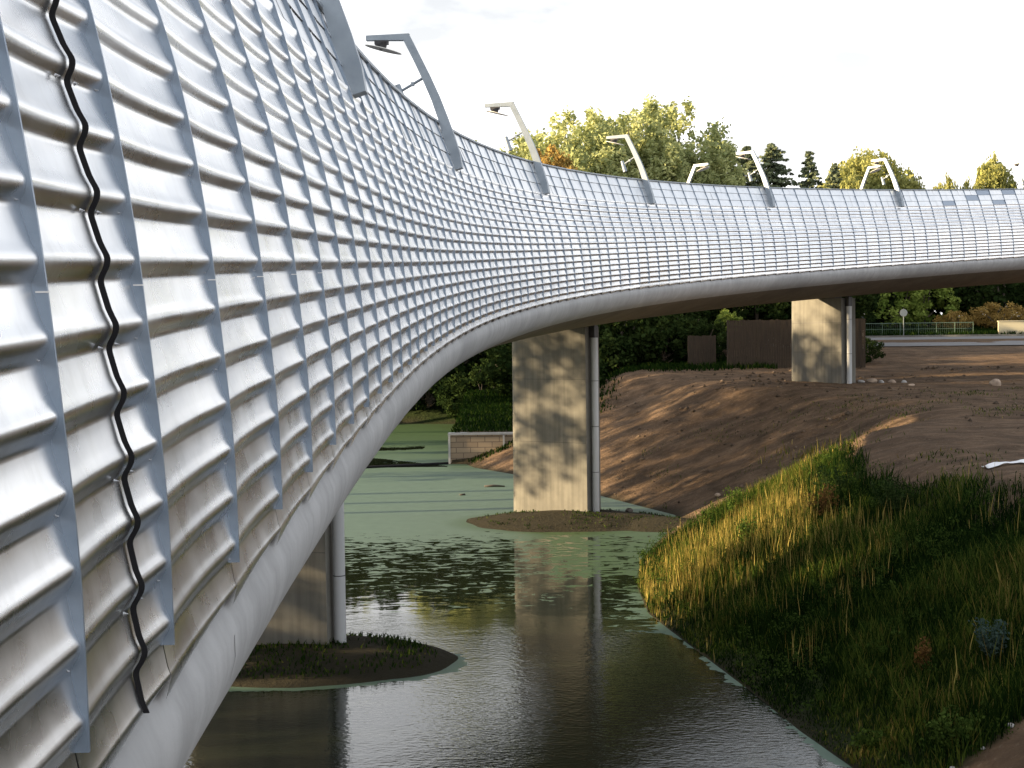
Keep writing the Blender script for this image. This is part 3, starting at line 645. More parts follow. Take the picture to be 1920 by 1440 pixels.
protos['spr2'] = make_tree('spruce_tree', 'spruce', 19, 9, 5, M['leaf_spruce'], 220, 60, .36, .04)
protos['rnd1'] = make_tree('broad_tree', 'round', 17, 14, 6, M['leaf_round'], 420, 80, .42, .06)
protos['rnd2'] = make_tree('broad_tree', 'round', 14, 10, 7, M['leaf_round'], 340, 80, .40, .04)
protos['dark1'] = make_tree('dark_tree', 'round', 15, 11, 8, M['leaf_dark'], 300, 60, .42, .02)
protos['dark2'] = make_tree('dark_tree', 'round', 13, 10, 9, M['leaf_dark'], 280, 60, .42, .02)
protos['shade'] = make_tree('riverside_tree', 'round', 19, 11, 10, M['leaf_round'], 250, 34, .34, .14)
protos['high'] = make_tree('riverside_tree', 'round', 20, 13, 15, M['leaf_round'], 300, 36, .34, .27)
protos['shade2'] = make_tree('riverside_tree', 'round', 17, 9, 11, M['leaf_round'], 190, 34, .34, .12)
protos['bushd'] = make_tree('bush', 'round', 3.4, 5.0, 12, M['leaf_dark'], 90, 60, .22, .0)
protos['bushg'] = make_tree('bush', 'round', 3.6, 4.4, 13, M['leaf_sun_paint'], 90, 60, .20, .0)
protos['busha'] = make_tree('bush', 'round', 2.2, 4.6, 14, M['leaf_autumn'], 80, 50, .18, .0)

G_ = 'poplars behind the bridge'
# x, y, top height above camera
def TT(key, x, y, top, rz, name, label, cat, group=None, h0=22.0, wf=1.0):
    g = float(ground(x, y, False)); s = (top + H - g)/h0; return put_tree(key, x, y, s*wf, rz, name, label, cat, group, sz=s)
pops = [(-13.5, 112, 9.6, 'pop2', 'poplar hidden behind the curved wall of the bridge'), (-8.6, 113, 10.0, 'pop1', 'poplar mostly hidden by the bridge wall, left end of the row'), (-3.6, 115, 17.0, 'pop1', 'lowest poplar in sight, against the sky right of the tall lamp'),
        (-0.6, 117, 16.6, 'pop2', 'pale green poplar behind the spotlight of the second lamp'), (2.3, 122, 18.8, 'pop1', 'poplar with yellowing top behind the second lamp pole'),
        (5.2, 118, 20.0, 'pop2', 'poplar just right of the orange-leaved tree'), (8.2, 122, 20.9, 'pop1', 'poplar in the middle of the row, left of the third lamp'),
        (11.2, 120, 20.2, 'pop2', 'poplar behind the arm of the third lamp'), (13.6, 125, 22.4, 'pop1', 'tallest poplar with a pointed crown'), (16.4, 124, 21.8, 'pop2', 'poplar at the high right shoulder of the row'),
        (-2.2, 121, 15.6, 'pop1', 'poplar in the second row, filling the first gap from the left'), (0.9, 124, 17.4, 'pop1', 'poplar in the second row behind the second lamp arm'), (4.0, 126, 19.3, 'pop1', 'poplar in the second row directly above the orange-leaved tree'),
        (7.0, 127, 20.6, 'pop2', 'poplar in the second row left of the middle of the row'), (9.9, 126, 20.6, 'pop1', 'poplar in the second row right of the middle of the row'), (12.6, 129, 21.2, 'pop2', 'poplar in the second row behind the third lamp pole'),
        (15.2, 129, 22.4, 'pop1', 'poplar in the second row between the two tallest'), (17.0, 127, 17.0, 'pop1', 'darker poplar sloping down at the right end of the row'), (16.8, 131, 13.8, 'pop2', 'last low poplar behind the small far lamp')]
for i, (x, y, t, key, lb) in enumerate(pops): TT(key, x, y, t, i*1.7, 'poplar_tree', lb, 'poplar tree', G_, 22.0, 1.12)
TT('popa', 3.5, 106, 16.6, .4, 'autumn_tree', 'slim tree with orange autumn leaves in front of the poplars', 'tree', None, 15.0, .75)
for x, y, t, key, lb in [(27.6, 150, 21.6, 'spr1', 'left spruce of the close pair, dark behind a lamp arm'), (31.0, 152, 22.2, 'spr1', 'right spruce of the close pair with long side branches'),
                         (34.9, 150, 20.9, 'spr2', 'narrow pointed spruce standing third from the left'), (37.3, 148, 19.2, 'spr2', 'small slim spruce beside the broad yellow-green tree')]:
    TT(key, x, y, t, x, 'spruce_tree', lb, 'spruce tree', 'spruces behind the bridge', 20.0 if key == 'spr1' else 19.0, 1.12 if key == 'spr1' else .85)
TT('rnd1', 43.6, 158, 21.9, .3, 'broad_tree', 'broad yellow-green tree behind the fifth and far lamps', 'tree', None, 17.0, .80)
TT('rnd2', 48.0, 156, 18.8, 1.3, 'broad_tree', 'smaller green tree on the right flank of the broad one', 'tree', None, 14.0, .55)
TT('rnd2', 38.9, 146, 17.6, 2.3, 'broad_tree', 'yellowish low tree between the last spruce and the broad tree', 'tree', None, 14.0, .45)
TT('rnd2', 57.0, 152, 20.0, 2.0, 'broad_tree', 'round-topped tree near the right edge above the dark panels', 'tree', None, 14.0, .52)
for x, t, lb in [(50.6, 17.4, 'low yellow-green tree in the gap right of the broad tree'), (53.7, 17.0, 'low pale tree just left of the round-topped one'), (61.0, 17.4, 'low tree at the very right edge of the skyline')]:
    TT('rnd2', x, 150, t, x, 'low_tree', lb, 'tree', 'low trees on the right skyline', 14.0, .42)
# dark wood seen under the bridge
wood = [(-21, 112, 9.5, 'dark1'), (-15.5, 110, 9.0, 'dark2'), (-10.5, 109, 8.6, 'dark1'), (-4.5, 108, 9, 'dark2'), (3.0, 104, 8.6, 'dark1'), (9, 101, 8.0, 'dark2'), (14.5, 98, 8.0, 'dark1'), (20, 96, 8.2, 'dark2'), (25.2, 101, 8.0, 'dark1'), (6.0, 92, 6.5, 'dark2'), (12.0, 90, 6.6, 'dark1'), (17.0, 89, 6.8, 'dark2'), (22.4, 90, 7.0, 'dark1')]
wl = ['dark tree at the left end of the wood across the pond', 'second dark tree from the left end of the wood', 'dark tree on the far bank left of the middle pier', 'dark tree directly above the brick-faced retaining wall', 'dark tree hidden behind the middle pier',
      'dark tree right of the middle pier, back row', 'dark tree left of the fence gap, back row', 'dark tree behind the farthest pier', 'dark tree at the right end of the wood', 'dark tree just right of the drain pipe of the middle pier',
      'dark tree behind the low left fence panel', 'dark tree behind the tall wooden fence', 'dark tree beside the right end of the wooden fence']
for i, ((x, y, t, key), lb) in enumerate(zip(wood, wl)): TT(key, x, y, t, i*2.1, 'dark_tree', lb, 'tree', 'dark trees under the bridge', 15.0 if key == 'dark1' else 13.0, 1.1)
bl = ['dark bush on the far bank, leftmost in sight', 'dark bush left of the retaining wall', 'dark bush over the corner of the retaining wall', 'dark bush against the left side of the middle pier', 'dark bush right behind the drain pipe of the middle pier',
      'dark bush on the crest of the dirt slope', 'dark bush left of the low fence panel', 'dark bush in the gap between the fences', 'dark bush beyond the right end of the fence', 'dark bush hugging the dirt crest, small']
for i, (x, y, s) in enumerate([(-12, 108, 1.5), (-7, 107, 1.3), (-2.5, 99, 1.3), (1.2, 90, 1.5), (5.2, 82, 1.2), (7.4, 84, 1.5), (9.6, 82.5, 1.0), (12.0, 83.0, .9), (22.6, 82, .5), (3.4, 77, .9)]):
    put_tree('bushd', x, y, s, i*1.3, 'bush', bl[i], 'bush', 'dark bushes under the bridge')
for i, (x, y, s, key, lb) in enumerate([(36.5, 122, 1.6, 'bushg', 'bright green bush with leaning sunlit branches right of the round sign'), (39.5, 123, 1.5, 'bushg', 'mid green bush under the bridge edge at the right'), (31.2, 122, 1.25, 'busha', 'golden bush left of the round sign'),
        (29.0, 121, 1.3, 'bushg', 'leafy green bush just right of the farthest pier'), (41.0, 119, .8, 'busha', 'low reddish bush above the fence, left one'), (45.2, 119, 1.1, 'busha', 'reddish bush at the right edge above the pale wall'), (34.0, 125, 1.7, 'bushd', 'dark bush behind the round sign'),
        (43.5, 127, 2.2, 'bushd', 'dark bush in the shadow at the right edge'), (48, 125, 2.2, 'bushd', 'dark bush past the right edge'), (38.0, 131, 2.4, 'bushd', 'tall dark bush closing the gap behind the bright green one'), (33.0, 131, 2.4, 'bushd', 'tall dark bush behind the golden one'), (14.2, 84, .42, 'bushg', 'small sunlit green shrub peeping over the wooden fence')]):
    o = put_tree(key, x, y, s, i*2.2, 'bush', lb, 'bush', zoff=(1.9 if lb.startswith('small sunlit') else 0))
for i in range(14):                       # belt of trees past the road closes the view under the bridge on the right
    put_tree('dark1' if i % 2 else 'dark2', 27+i*3.6, 136+3*math.sin(i*2.3), .75+.15*math.sin(i*1.7), i*1.1, 'roadside_tree', 'dark tree in the belt beyond the road at the right', 'tree', 'belt of dark trees beyond the road')
# trees on the left bank whose leaves break up the evening sun
shl = ['riverside tree standing beyond the bridge on the left bank']
for i, (x, y, key, s) in enumerate([(-31, -22, 'shade', 1), (-33, -8, 'shade2', 1), (-30, 4, 'shade', .95), (-32, 15, 'shade2', 1.0), (-30, 23.8, 'shade', .95), (-39, 20, 'shade2', 1.1), (-31, -36, 'shade2', 1.0), (-38, 9, 'shade', 1.0), (-39, 17.5, 'shade', 1.05), (-37, -2, 'shade2', 1.1), (-35, 11.5, 'high', .95), (-44, 19, 'high', 1.05), (-26.5, 17, 'high', .85), (-37, 51.5, 'high', .98), (-40, 68, 'shade2', 1.1), (-41, 82, 'shade', 1),
        (-30, 49.3, 'high', 1.0), (-35, 55, 'high', 1.0), (-31, 62.5, 'shade2', .9), (-34, 70, 'shade', .9), (-30, 76, 'shade2', 1.0), (-33, 84, 'shade', 1), (-30, 93, 'shade2', 1.1), (-32, 102, 'shade', 1.0)]):
    put_tree(key, x, y, s, i*1.9, 'riverside_tree', shl[0], 'tree', 'trees along the left bank')

# ------------------------------------------------------------------ weeds and grass of the bank
def grassmat(name, ramp, trans=0.35):
    m = bpy.data.materials.new(name); m.use_nodes = True; m.node_tree.nodes.clear()
    o = nd(m, 'ShaderNodeOutputMaterial'); d = nd(m, 'ShaderNodeBsdfDiffuse'); t = nd(m, 'ShaderNodeBsdfTranslucent'); mx_ = nd(m, 'ShaderNodeMixShader')
    at = nd(m, 'ShaderNodeAttribute', attribute_name='tone'); ra = nd(m, 'ShaderNodeValToRGB')
    for i, (p, c) in enumerate(ramp):
        e = ra.color_ramp.elements[i] if i < 2 else ra.color_ramp.elements.new(p)
        e.position = p; e.color = (*c, 1)
    lk(m, at.outputs['Fac'], ra.inputs[0]); lk(m, ra.outputs[0], d.inputs[0]); lk(m, ra.outputs[0], t.inputs[0]); mx_.inputs[0].default_value = trans
    lk(m, d.outputs[0], mx_.inputs[1]); lk(m, t.outputs[0], mx_.inputs[2]); lk(m, mx_.outputs[0], o.inputs[0]); return m
M['grass'] = grassmat('bank_grass', [(0.0, (0.005, 0.014, 0.004)), (1.0, (0.46, 0.37, 0.11)), (0.35, (0.018, 0.040, 0.008)), (0.6, (0.10, 0.135, 0.024)), (0.8, (0.17, 0.125, 0.035))])
def blades(rs, x, y, h, w, hue, bend=0.35):
    n = len(x); z = ground(x, y) - 0.03; a = rs.rand(n)*6.283; b = rs.rand(n)*6.283; k = bend*h*(0.3+rs.rand(n))
    wx_, wy_ = np.cos(a)*w, np.sin(a)*w; bx_, by_ = np.cos(b)*k, np.sin(b)*k
    def pt(f, t, s): return np.stack([x + bx_*f*f + s*wx_*t, y + by_*f*f + s*wy_*t, z + h*(f - 0.18*f*f*bend)], -1)
    V = np.stack([pt(0, .6, -1), pt(0, .6, 1), pt(.5, 1, 1), pt(.5, 1, -1), pt(1, .15, 1), pt(1, .15, -1)], 1).reshape(-1, 3)
    i = np.arange(n)*6; F = np.concatenate([np.stack([i, i+1, i+2, i+3], -1), np.stack([i+3, i+2, i+4, i+5], -1)])
    return V, F, np.repeat(hue, 6)
def scatter(rs, n, x0, x1, y0, y1, dens):
    x = rs.uniform(x0, x1, n); y = rs.uniform(y0, y1, n); keep = rs.rand(n) < dens(x, y); return x[keep], y[keep]
def bank_d(x, y):
    s = pond_sdf(x, y); nA = fbm(x, y, 2.2, 4, 21); er = 7.0 - 0.05*np.abs(y-30)
    pth = np.clip((18.95 + 0.43*(x-5.8) - y)/0.25 + 0.9*nA, 0, 1)
    return np.clip((er-s)/1.4+0.8*nA, 0, 1)*np.clip((42.5-y)/3.0+nA, 0, 1)*(s > 0.02)*(1-pth)
rs = np.random.RandomState(77); VV, FF, TT_ = [], [], []; off = 0
def acc(t):
    global off
    V, F, T = t; VV.append(V); FF.append(F+off); TT_.append(T); off += len(V)
def hue_at(x, y): return fbm(x, y, 3.0, 4, 41)
x, y = scatter(rs, 420000, 3, 19, 15, 46, bank_d)
hu = hue_at(x, y); nb_ = fbm(x, y, 1.0, 3, 51)
sh_ = np.clip(pond_sdf(x, y)/1.2, .35, 1)
acc(blades(rs, x, y, (0.14+0.36*rs.rand(len(x)))*(1+0.9*nb_)*sh_, 0.006+0.008*rs.rand(len(x)), np.clip(0.27+0.48*hu+0.2*nb_+rs.normal(0, .17, len(x)), 0, 1)))
# tall seed stalks, thick where the evening sun strikes
def stalk_d(x, y):
    s = pond_sdf(x, y); c = np.exp(-(((y-34.0)/3.4)**2)) * np.clip((5.2-s)/1.5, 0, 1)
    return bank_d(x, y)*np.clip(-0.02 + c*1.2 + 0.45*fbm(x, y, 1.6, 3, 61), 0, 1)
x, y = scatter(rs, 60000, 3, 17, 15, 46, stalk_d)
acc(blades(rs, x, y, (0.40+0.50*rs.rand(len(x)))*np.clip(pond_sdf(x, y)/1.0, .45, 1), 0.005+0.005*rs.rand(len(x)), np.clip(0.80+rs.normal(0, .13, len(x)), 0, 1), 0.14))
# sparse dry grass along the dirt beyond
def dry_d(x, y):
    s = pond_sdf(x, y); return np.clip(0.9-np.abs(s-5.2)/1.6, 0, 1)*np.clip((y-39)/2, 0, 1)*np.clip((54-y)/6, 0, 1)*np.clip(fbm(x, y, 1.4, 3, 71)+.35, 0, 1)
x, y = scatter(rs, 45000, 5, 22, 38, 55, dry_d)
acc(blades(rs, x, y, 0.12+0.34*rs.rand(len(x))**2, 0.012+0.008*rs.rand(len(x)), np.clip(0.72+rs.normal(0, .15, len(x)), 0, 1), 0.2))
def thin_d(x, y): return np.clip(fbm(x, y, 2.0, 4, 81)-0.05, 0, 1)*(pond_sdf(x, y) > .3)
x, y = scatter(rs, 60000, 6, 26, 20, 60, thin_d)
acc(blades(rs, x, y, 0.06+0.12*rs.rand(len(x)), 0.010+0.008*rs.rand(len(x)), np.clip(0.45+rs.normal(0, .2, len(x)), 0, 1), 0.5))
# grassy rim of the wood, far verge and the near islands
for (n_, bx_, dn, hh) in [(26000, (-8, 14, 70, 96), lambda x, y: (pond_sdf(x, y) > .2)*np.clip((6+.1*(y-70)-x)/2, 0, 1), .28), (12000, (6, 16, 73, 86), lambda x, y: np.clip((y-76.5)/2, 0, 1)*.6, .4), (26000, (24, 52, 109, 122), lambda x, y: (Yroad(x, y) > 114.8)*.8, .45),
                          (9000, (-8, -1, 25, 31), lambda x, y: (ground(x, y) > .1)*np.clip(.5+fbm(x, y, 1.0, 3, 5), 0, 1)*.8, .14), (6000, (-1.5, 6.2, 45, 52), lambda x, y: (ground(x, y) > .06)*np.clip(.2+fbm(x, y, 1.0, 3, 5), 0, 1), .12)]:
    x, y = scatter(rs, n_, *bx_, dn); far_ = 2.4 if bx_[2] > 60 else 1.0
    acc(blades(rs, x, y, hh*(.5+.7*rs.rand(len(x))), (0.012+0.01*rs.rand(len(x)))*far_, np.clip((.22 if far_ > 2 else .33)+rs.normal(0, .12, len(x)), 0, 1), .4))
tag(np_mesh('bank_grass', np.vstack(VV), np.vstack(FF), M['grass'], attrs={'tone': np.concatenate(TT_)}), 'grass and dry stalks covering the banks', 'grass', kind='stuff')
# low broad-leaved weeds filling the bank between the stalks
x, y = scatter(rs, 6000, 3.2, 17, 15, 44, lambda x, y: bank_d(x, y)*np.clip(.40-.6*hue_at(x, y)+.6*fbm(x, y, 1.2, 3, 91), 0, 1))
C = np.stack([x, y, ground(x, y)+.06+.42*rs.rand(len(x))**1.5], -1); V, F, tn = leaves(rs, C, 40, .10+.24*rs.rand(len(x))**2, .050, np.clip(.35+.5*fbm(x, y, 1.5, 2, 95), 0, 1))
tag(np_mesh('ground_cover', V, F, M['leaf_bright'], attrs={'tone': tn*.75}), 'low leafy weeds covering the near bank', 'weeds', kind='stuff')
# single plants that stand out
def plant(x, y, h, w, n, lm, label, name='weed_plant', seed=0, leaf=.09, hue=None, group=None):
    rs_ = np.random.RandomState(seed+500); g = float(ground(x, y)); root = empty(name, (x, y, g)); tag(root, label, 'plant', group)
    mb = MB(); C = []
    for i in range(n):
        a = rs_.rand()*6.283; q = w*.5*rs_.rand()**.6; hh = h*(.6+.4*rs_.rand()); p1 = (q*math.cos(a), q*math.sin(a), hh)
        mb.tube([(q*.2*math.cos(a), q*.2*math.sin(a), -.05), (q*.6*math.cos(a), q*.6*math.sin(a), hh*.5), p1], [.008, .006, .002], 4, cap=False)
        for t_ in np.linspace(.25, 1, 9): C.append((p1[0]*t_**.7, p1[1]*t_**.7, hh*t_))
    mb.build('stem', lm, root); C = np.array(C)
    V, F, tn = leaves(rs_, C, 6, .10, leaf*.65, rs_.rand(len(C))*.6+.3); np_mesh('foliage', V, F, lm, root, attrs={'tone': tn})
for i, (x, y, h, w, n, k, lb) in enumerate([(6.75, 38.6, 1.05, .9, 16, 'leaf_bright', 'bright green sunlit weed at the shadow line, left of the bank'), (8.5, 33.4, 1.0, 1.6, 26, 'leaf_dark', 'dark green bushy weed at the top of the bank'),
        (6.1, 33.2, .9, .8, 16, 'leaf_bright', 'yellow-green weed glowing in the middle of the sunlit patch'), (7.9, 32.6, .9, .8, 12, 'leaf_rust', 'rusty dry weed at the right end of the sunlit patch'),
        (8.1, 21.5, .75, .8, 14, 'leaf_teal', 'grey-green thistle near the right edge'), (7.2, 22.4, .6, .3, 8, 'leaf_rust', 'small rusty tuft in the shaded bank'), (6.75, 19.6, .55, .8, 18, 'leaf_bright', 'light green shrubby weed above the worn track'),
        (5.8, 20.9, .40, .45, 9, 'leaf_bright', 'small light green plant low on the bank near the water'),
        (6.0, 39.4, .7, .4, 8, 'leaf_bright', 'thin upright sprig at the end of the dirt slope'), (9.1, 30.6, .8, 1.4, 20, 'leaf_dark', 'dark leafy weed on the upper bank at the right')]):
    plant(x, y, h, w, n, M[k], lb, seed=i, leaf=.10)

# ------------------------------------------------------------------ retaining wall, boom, litter
root = empty('retaining_wall', (-3.55, 71.2, 0)); tag(root, 'low retaining wall faced with brown blocks at the edge of the pond', 'wall')
m = mat('block_face', (0.3, 0.24, 0.18), .9); t = nd(m, 'ShaderNodeTexCoord'); br = nd(m, 'ShaderNodeTexBrick'); sx = nd(m, 'ShaderNodeSeparateXYZ'); cx_ = nd(m, 'ShaderNodeCombineXYZ')
lk(m, t.outputs['Object'], sx.inputs[0]); lk(m, sx.outputs[0], cx_.inputs[0]); lk(m, sx.outputs[2], cx_.inputs[1]); lk(m, cx_.outputs[0], br.inputs[0])
br.inputs['Scale'].default_value = 1.0; br.inputs['Brick Width'].default_value = .8; br.inputs['Row Height'].default_value = .30; br.inputs['Mortar Size'].default_value = .02
br.inputs['Color1'].default_value = (.26, .20, .14, 1); br.inputs['Color2'].default_value = (.34, .27, .19, 1); br.inputs['Mortar'].default_value = (.13, .10, .08, 1); lk(m, br.outputs[0], P(m).inputs['Base Color'])
s = MB(); s.box((3.9, .2, .85-.5), (7.7, .36, 2.5)); s.build('block_facing', m, root)
s = MB(); s.box((3.9, .17, 1.66), (7.9, .5, .12)); s.build('coping', M['beam'], root)
s = MB(); s.box((0.02, .17, .6), (.12, .5, 2.0)); s.build('end_post', M['beam'], root)
s = MB(); s.box((3.05, -.03, .75), (.10, .10, 1.75)); s.build('guide_rail', M['beam'], root)
s = MB(); s.tube([(-3.6, 71.0, .05), (-5.6, 70.2, .05), (-8.2, 69.3, .05), (-12, 67.4, .05)], .08, 8); tag(s.build('floating_boom', M['rubber'], smooth=True), 'thin dark boom floating across the duckweed from the corner of the retaining wall', 'boom')
s = MB(); s.tube([(-1.35, 60.0, .03), (-.95, 60.1, .05), (-.4, 60.0, .03)], [.05, .06, .03], 7); tag(s.build('driftwood', M['log'], smooth=True), 'short dark branch floating in the duckweed left of the middle pier', 'driftwood')
s = MB(); s.tube([(-2.4, 57.0, .02), (-2.15, 57.05, .04)], [.05, .04], 6); tag(s.build('driftwood', M['log'], smooth=True), 'tiny dark stick floating in the duckweed near the bridge edge', 'driftwood')
def rock(x, y, r, label, name='stone', mt='stone', cat='stone', group=None, seed=0, sq=.8, sink=.25):
    rs_ = np.random.RandomState(seed+900); bm = bmesh.new(); bmesh.ops.create_icosphere(bm, subdivisions=3, radius=1)
    ax = rs_.normal(size=(5, 3))
    for v in bm.verts:
        d_ = 1 + .13*sum(math.sin(2.1*v.co.dot(Vector(a))+i) for i, a in enumerate(ax))/2; v.co *= d_*r; v.co.z *= sq; v.co.x *= 1.12
    me = bpy.data.meshes.new(name); bm.to_mesh(me); bm.free(); me.materials.append(M[mt])
    for p in me.polygons: p.use_smooth = True
    o = bpy.data.objects.new(name, me); COL.objects.link(o); o.location = (x, y, float(ground(x, y)) + r*sq*(1-2*sink)); o.rotation_euler = (0, 0, seed)
    tag(o, label, cat, group)
rock(23.4, 62.0, .26, 'round tan boulder lying alone on the bare dirt at the right', 'boulder', cat='boulder', seed=1, sink=.1)
rb = ['grey rubble piece touching the drain pipe of the farthest pier', 'largest pinkish rubble piece beside the farthest pier', 'dark rubble piece in the middle of the small heap', 'whitish rubble piece near the right end of the heap', 'last small rubble piece at the right end of the heap']
for i, (x, y, r) in enumerate([(18.0, 66.0, .16), (18.6, 66.2, .24), (19.0, 65.9, .15), (19.6, 66.1, .18), (20.2, 66.0, .15)]): rock(x, y, r, rb[i], 'rubble', 'rubble' if i % 2 == 0 else 'stone', 'rubble', 'rubble heap by the farthest pier', seed=i+3, sq=.6)
rock(19.5, 62.6, .17, 'pale yellow slab of rubble lying in the sun strip right of the farthest pier', 'rubble', 'stone', 'rubble', seed=11, sq=.5)
rock(4.55, 50.4, .13, 'small dark stone on the bright duckweed behind the middle pier', 'stone', 'log', seed=12)
rock(8.0, 50.0, .10, 'small stone at the foot of the sunlit dirt slope', 'stone', 'stone', seed=13)
for i, (x, y, r) in enumerate([(7.6, 19.5, .05), (7.1, 19.3, .035), (6.6, 19.2, .04)]):
    rock(x, y, r, ['white pebble on the edge of the worn track, rightmost', 'white pebble on the edge of the worn track, middle', 'white pebble on the edge of the worn track, lowest'][i], 'pebble', 'rubble', 'pebble', 'pebbles by the worn track', seed=20+i)
# crumpled plastic film
rs_ = np.random.RandomState(4); a_ = np.linspace(-.9, .9, 26); b_ = np.linspace(-.22, .22, 9); A_, B_ = np.meshgrid(a_, b_, indexing='ij')
gz_ = ground(12.35 + A_, 31.0 + B_*(1+.3*np.sin(A_*5))) + .03 + .05*np.abs(fbm(A_+5, B_*2+3, .35, 3, 3)) + .05*np.exp(-(B_/.09)**2)*(1+.6*np.sin(A_*7))
i_ = np.arange(26*9).reshape(26, 9); F = np.stack([i_[:-1, :-1], i_[1:, :-1], i_[1:, 1:], i_[:-1, 1:]], -1).reshape(-1, 4)
o = np_mesh('plastic_sheet', np.stack([12.35+A_, 31.0+B_*(.35+.65*np.abs(np.sin(A_*2.1+1)))*(1+.3*np.sin(A_*5)), gz_], -1).reshape(-1, 3), F, M['plastic'], smooth=True)
sl = o.modifiers.new('thickness', 'SOLIDIFY'); sl.thickness = .006
tag(o, 'crumpled strip of white plastic film lying on the dirt at the right edge', 'litter')

# ------------------------------------------------------------------ fences, road and road furniture
def board_fence(x0, x1, y0, y1, h, label, group='wooden fences behind the farthest pier'):
    root = empty('wooden_fence', (x0, y0, float(ground(x0, y0, False)))); tag(root, label, 'fence', group)
    Ln = math.hypot(x1-x0, y1-y0); ang = math.atan2(y1-y0, x1-x0); root.rotation_euler = (0, 0, ang); rs_ = random.Random(int(x0*10)); mb = MB(); u = 0
    while u < Ln-.05:
        w_ = .15; hh = h + rs_.uniform(-.03, .03); mb.box((u+w_/2, rs_.uniform(-.01, .01), hh/2-.1), (w_-.012, .025, hh+.2)); u += w_
    mb.build('board_panel', M['wood'], root)
    for zz in (.5, h-.4): s = MB(); s.box((Ln/2, .04, zz), (Ln, .045, .09)); s.build('rail', M['wood'], root)
    for i in range(int(Ln/2.0)+1): s = MB(); s.box((min(i*2.0+.06, Ln-.06), .09, h/2), (.1, .1, h+.02)); s.build('post', M['wood'], root)
board_fence(13.15, 21.6, 78.2, 78.6, 2.95, 'tall brown board fence running behind the farthest pier')
board_fence(11.0, 12.75, 80.0, 80.2, 2.0, 'lower board fence panel left of the gap')
# road with a pale kerb line
xr = np.arange(20, 110, 1.0)
def roadstrip(name, o0, o1, dz, mt, label=None):
    yc = 109.0 - 0.14*np.clip(xr-28, 0, 60); zz = lambda yy: np.interp(Yroad(xr, yy), PLY, PLZ) + H + dz
    s = MB(); A = [(a, b+o0, c) for a, b, c in zip(xr, yc, zz(yc+o0))]; B = [(a, b+o1, c) for a, b, c in zip(xr, yc, zz(yc+o1))]; s.strip(A, B); return s.build(name, mt)
tag(roadstrip('road', -13.0, 4.4, 0.05, mat('road_asphalt', (.16, .16, .165), .8)), kind='structure')
s = MB(); yc = 109.0 - 0.14*np.clip(xr-28, 0, 60); yy = yc+4.5; zz = np.interp(Yroad(xr, yy), PLY, PLZ)+H
s.strip([(a, b-.12, c+.05) for a, b, c in zip(xr, yy, zz)], [(a, b-.12, c+.2) for a, b, c in zip(xr, yy, zz)]); s.strip([(a, b-.12, c+.2) for a, b, c in zip(xr, yy, zz)], [(a, b+.15, c+.2) for a, b, c in zip(xr, yy, zz)])
tag(s.build('kerb', M['pier']), kind='structure')
root = empty('wire_fence', (27, 115, 6.8)); tag(root, 'low green wire fence with thin posts between the road and the bushes', 'fence')
xs = np.arange(27, 41.6, 1.55); s = MB(); tops = []
for x in xs:
    y = 115.6-.14*max(x-28, 0); g = float(ground(x, y, False)); tops.append((x, y, g))
for dz_, r_ in ((1.15, .035), (.62, .02), (.12, .02)):
    s = MB(); s.tube([(x-27, y-115, g-6.8+dz_) for x, y, g in tops], r_, 5); s.build('rail', M['fence_green'], root)
for x, y, g in tops: s = MB(); s.tube([(x-27, y-115, g-7.0), (x-27, y-115, g-6.8+1.2)], .03, 6); s.build('post', M['fence_green'], root)
s = MB()
for x1_ in np.arange(27, 40.9, .16):
    y_ = 115.6-.14*max(x1_-28, 0); g = float(np.interp(x1_, [t[0] for t in tops], [t[2] for t in tops])); s.box((x1_-27, y_-115, g-6.8+.6), (.012, .012, 1.1))
s.build('wire_mesh', M['fence_green'], root)
s = MB(); s.box((45.8, 113.0, 7.15), (5.6, .35, 1.3), Matrix.Rotation(R(-8), 3, 'Z')); s.box((45.8, 113.0, 7.83), (5.7, .5, .08), Matrix.Rotation(R(-8), 3, 'Z'))
tag(s.build('low_wall', mat('cream_render', (.42, .39, .28), .8)), 'low pale cream wall lit by the sun at the right edge beyond the road', 'wall')
root = empty('road_sign', (34.6, 113.2, float(ground(34.6, 113.2, False)))); tag(root, 'round grey back of a traffic sign in front of the bushes', 'road sign')
s = MB(); s.tube([(0, 0, 0), (0, 0, 2.5)], .035, 8); s.build('pole', M['sign_back'], root)
s = MB(); s.tube([(0, -.05, 2.15), (0, -.02, 2.15)], .33, 24); s.build('sign_disc', M['sign_back'], root)
root = empty('road_sign', (25.1, 93.0, float(ground(25.1, 93.0, False)))); tag(root, 'dark square sign board on white posts just right of the farthest pier', 'road sign')
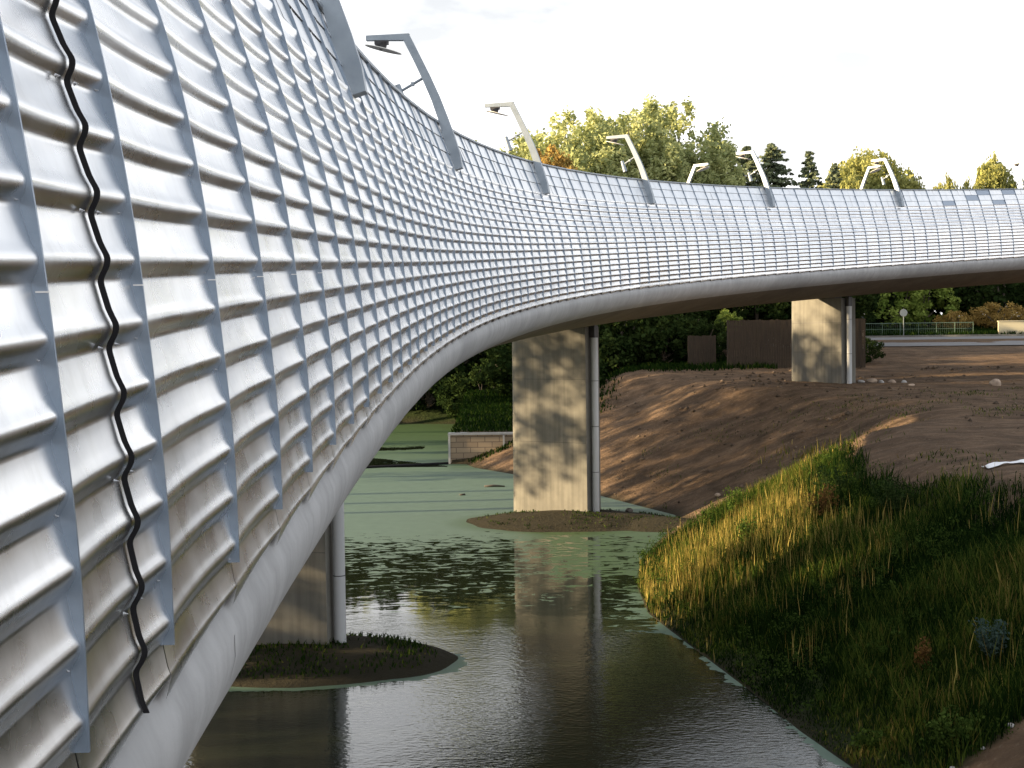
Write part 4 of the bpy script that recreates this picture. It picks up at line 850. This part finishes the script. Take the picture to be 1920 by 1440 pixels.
s = MB(); s.tube([(-.35, 0, 0), (-.35, 0, 3.6)], .06, 8); s.build('pole', M['white_paint'], root); s = MB(); s.tube([(.38, 0, 0), (.38, 0, 2.6)], .05, 8); s.build('pole', M['white_paint'], root)
s = MB(); s.box((-.02, -.08, 2.0), (.95, .04, 1.1)); s.build('board', mat('dark_sign', (.05, .06, .07), .5), root)
s = MB(); s.box((-.02, -.08, 2.6), (1.05, .06, .06)); s.box((-.02, -.08, 1.42), (1.05, .06, .06)); s.build('sign_frame', M['white_paint'], root)


# clods and gravel strewn over the bare soil
rs = np.random.RandomState(9)
x, y = scatter(rs, 9000, 3, 30, 22, 78, lambda x, y: (pond_sdf(x, y) > .15)*np.clip(fbm(x, y, 3.0, 4, 88)+.25, 0, 1)*np.where(bank_d(x, y) > .3, 0.0, 1.0))
r_ = (0.012+0.075*rs.rand(len(x))**4)*(1+(y-25)/60); n = len(x); z = ground(x, y)
O = np.array([(1, 0, 0), (0, 1, 0), (-1, 0, 0), (0, -1, 0), (0, 0, .8), (0, 0, -.8)], float)
Vg = O[None]*(r_[:, None, None]*(0.6+0.8*rs.rand(n, 6, 1))); a = rs.rand(n)*6.28; ca, sa = np.cos(a)[:, None], np.sin(a)[:, None]
Vg = np.stack([Vg[..., 0]*ca-Vg[..., 1]*sa+x[:, None], Vg[..., 0]*sa+Vg[..., 1]*ca+y[:, None], Vg[..., 2]+z[:, None]+r_[:, None]*.15], -1).reshape(-1, 3)
Ft = np.array([(0, 1, 4), (1, 2, 4), (2, 3, 4), (3, 0, 4), (1, 0, 5), (2, 1, 5), (3, 2, 5), (0, 3, 5)]); Fg = (np.arange(n)[:, None, None]*6+Ft[None]).reshape(-1, 3)
m = M['clod'] = mat('clods', (.2, .15, .11), .95, 0, .1); n_, r = noise_col(m, 1.7, (.05, .038, .028), (.20, .15, .11), .4, .7, 3); lk(m, r.outputs[0], P(m).inputs['Base Color'])
tag(np_mesh('gravel', Vg, Fg, M['clod']), 'clods and small stones strewn over the bare soil', 'gravel', kind='stuff')
